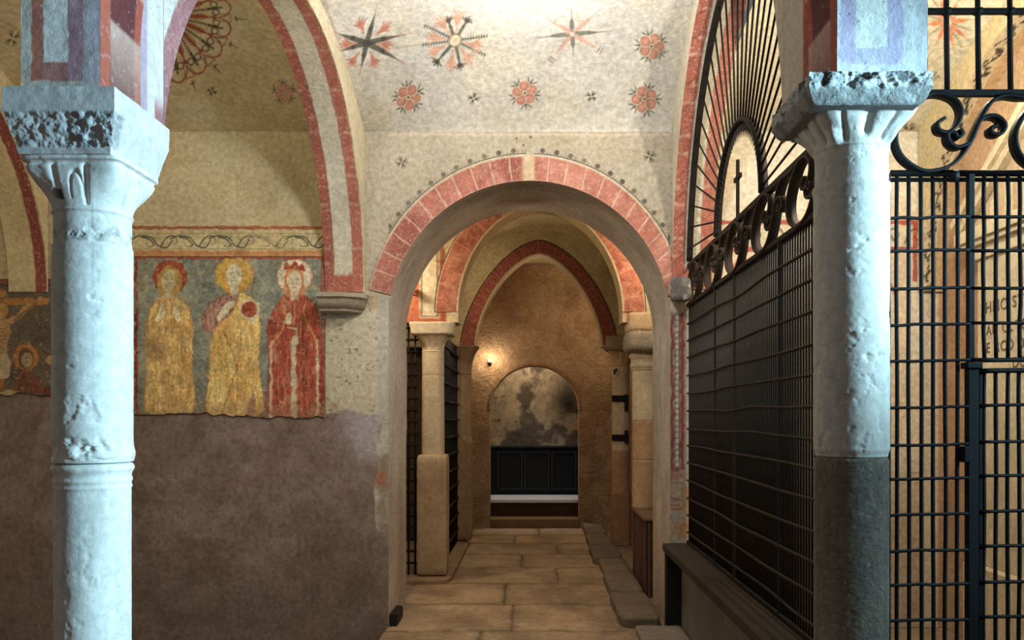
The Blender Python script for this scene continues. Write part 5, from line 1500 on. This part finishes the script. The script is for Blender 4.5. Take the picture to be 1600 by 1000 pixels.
g = Geo(); g.quad((-.93, 7.9, 2.32), (-.93, 9.85, 2.32), (-.93, 9.85, 3.95), (-.93, 7.9, 3.95), S(196, 176, 136), 30, 30); g.quad((-.93, 7.9, 2.32), (-.93, 9.85, 2.32), (-1.15, 9.85, 2.32), (-1.15, 7.9, 2.32), S(170, 150, 112), 4, 4); tag(g.obj('wall_over_grille', M_PLASTER), 'plaster above the inner grille', 'wall', kind='structure')

# ---- lamps
def emis(name, col, st):
    m = bpy.data.materials.new(name); m.use_nodes = True; b = m.node_tree.nodes['Principled BSDF']
    b.inputs['Emission Color'].default_value = (*col, 1); b.inputs['Emission Strength'].default_value = st; b.inputs['Base Color'].default_value = (1, .9, .7, 1); return m
lx, ly, lz = PX(765, 11.2), 11.2, PZ(564, 11.2)
lp = thing('wall_lamp', 'small glowing wall lamp beside the arched recess at the end of the passage', 'lamp', (lx, ly, lz))
g = Geo(); rough_block(g, (lx - .016, ly - .016, lz - .012), (lx + .016, ly + .016, lz + .03), (1, .95, .8), 0, 1, 0, 12, 2); g.obj('bulb', emis('lamp_glow', (1, .82, .5), 40), lp)
g = Geo(); g.tube([(lx, ly + .10, lz - .03), (lx, ly, lz - .03), (lx, ly, lz - .012)], .008, C_IRON, 8); g.tube([(lx, ly + .075, lz - .03), (lx, ly + .1, lz - .03)], .025, C_IRON, 12); g.obj('bracket', M_IRON, lp)
sx, sy, sz_ = PX(647, 7.7), 7.62, PZ(457, 7.7)
sp = thing('spot_lamp', 'small dark spot lamp by the striped pier above the ladder grille', 'lamp', (sx, sy, sz_))
g = Geo(); g.tube([(sx - .01, sy - .05, sz_ + .01), (sx - .035, sy - .13, sz_ - .02)], [.022, .028], C_IRONR, 12); g.obj('lamp_head', M_RUST, sp)
g = Geo(); g.tube([(sx, sy, sz_ - .03), (sx, sy - .04, sz_ - .03), (sx - .012, sy - .06, sz_ + .005)], .007, C_IRONR, 8); g.obj('bracket', M_RUST, sp)

def light(kind, name, loc, col, energy, size=.1, target=None, cone=None, blend=.3):
    l = bpy.data.lights.new(name, kind); l.color = col; l.energy = energy
    if kind == 'AREA': l.size = size
    else: l.shadow_soft_size = size
    if kind == 'SPOT': l.spot_size = math.radians(cone); l.spot_blend = blend
    o = bpy.data.objects.new(name, l); COL.objects.link(o); o.location = loc
    if target is not None: o.rotation_euler = (Vector(target) - Vector(loc)).to_track_quat('-Z', 'Y').to_euler()
    return o
WARM = (1, .86, .66); WARM2 = (1, .81, .60); COOL = (.47, .82, 1.0)
light('SPOT', 'nave_lamp', (-.05, 4.25, 3.64), (.99, .98, .98), 118, .2, (-.05, 6.0, 3.45), 165, .35)
light('POINT', 'fresco_bay_lamp', (-1.95, 3.5, 3.0), (1, .92, .76), 44, .10)
light('POINT', 'outer_bay_lamp', (-5.0, 4.2, 3.2), (1, .88, .70), 22, .10)
light('POINT', 'chapel_lamp', (2.05, 4.0, 3.35), (1, .94, .82), 110, .10)
light('SPOT', 'daylight_left_column', (3.8, 1.45, 2.5), COOL, 1700, .22, (LX, LY, 1.95), 33, .35)
light('SPOT', 'daylight_right_column', (3.8, 1.45, 2.5), COOL, 390, .22, (RX + .05, RY, 1.9), 52, .4)
light('POINT', 'passage_lamp_left', (-1.45, 7.22, 2.75), WARM2, 34, .06)
light('POINT', 'passage_lamp_right', (1.12, 7.18, 2.95), WARM2, 17, .05)
light('POINT', 'end_lamp', (lx + .02, ly - .06, lz + .02), WARM2, 7, .03)
light('POINT', 'end_bay_fill', (.90, 10.4, 2.75), WARM2, 14, .05)  # added unseen fill that brightens the end wall
light('POINT', 'aisle_fill', (-2.0, 8.7, 2.7), WARM2, 14, .06)  # unseen fill put in to light the wall behind the ladder grille
light('POINT', 'mid_passage_lamp', (-.55, 9.0, 2.75), WARM2, 9, .05)
light('SPOT', 'recess_lamp', (.05, 12.05, 2.55), (.72, .84, 1.0), 34, .1, (.05, 12.0, 0), 66, .6)
light('POINT', 'recess_wall_lamp', (.0, 12.0, 2.42), (1, .86, .66), 22, .05)

w = bpy.data.worlds.new('World'); scene.world = w; w.use_nodes = True
bg = w.node_tree.nodes['Background']; bg.inputs[0].default_value = (.9, .93, 1.0, 1); bg.inputs[1].default_value = .14

# ---- camera
cd = bpy.data.cameras.new('camera'); cam = bpy.data.objects.new('camera', cd); COL.objects.link(cam)
cam.location = (0, 0, EYE); cam.rotation_euler = (PI / 2, 0, 0)
cd.sensor_width = 36; cd.lens = F / 1600 * 36; cd.shift_x = -(VX - 800) / 1600; cd.shift_y = (VY - 500) / 1600
cd.clip_start = .02
scene.camera = cam
scene.view_settings.view_transform = 'Standard'; scene.view_settings.look = 'None'; scene.view_settings.gamma = 1
scene.view_settings.use_curve_mapping = False
scene.view_settings.exposure = 0.0
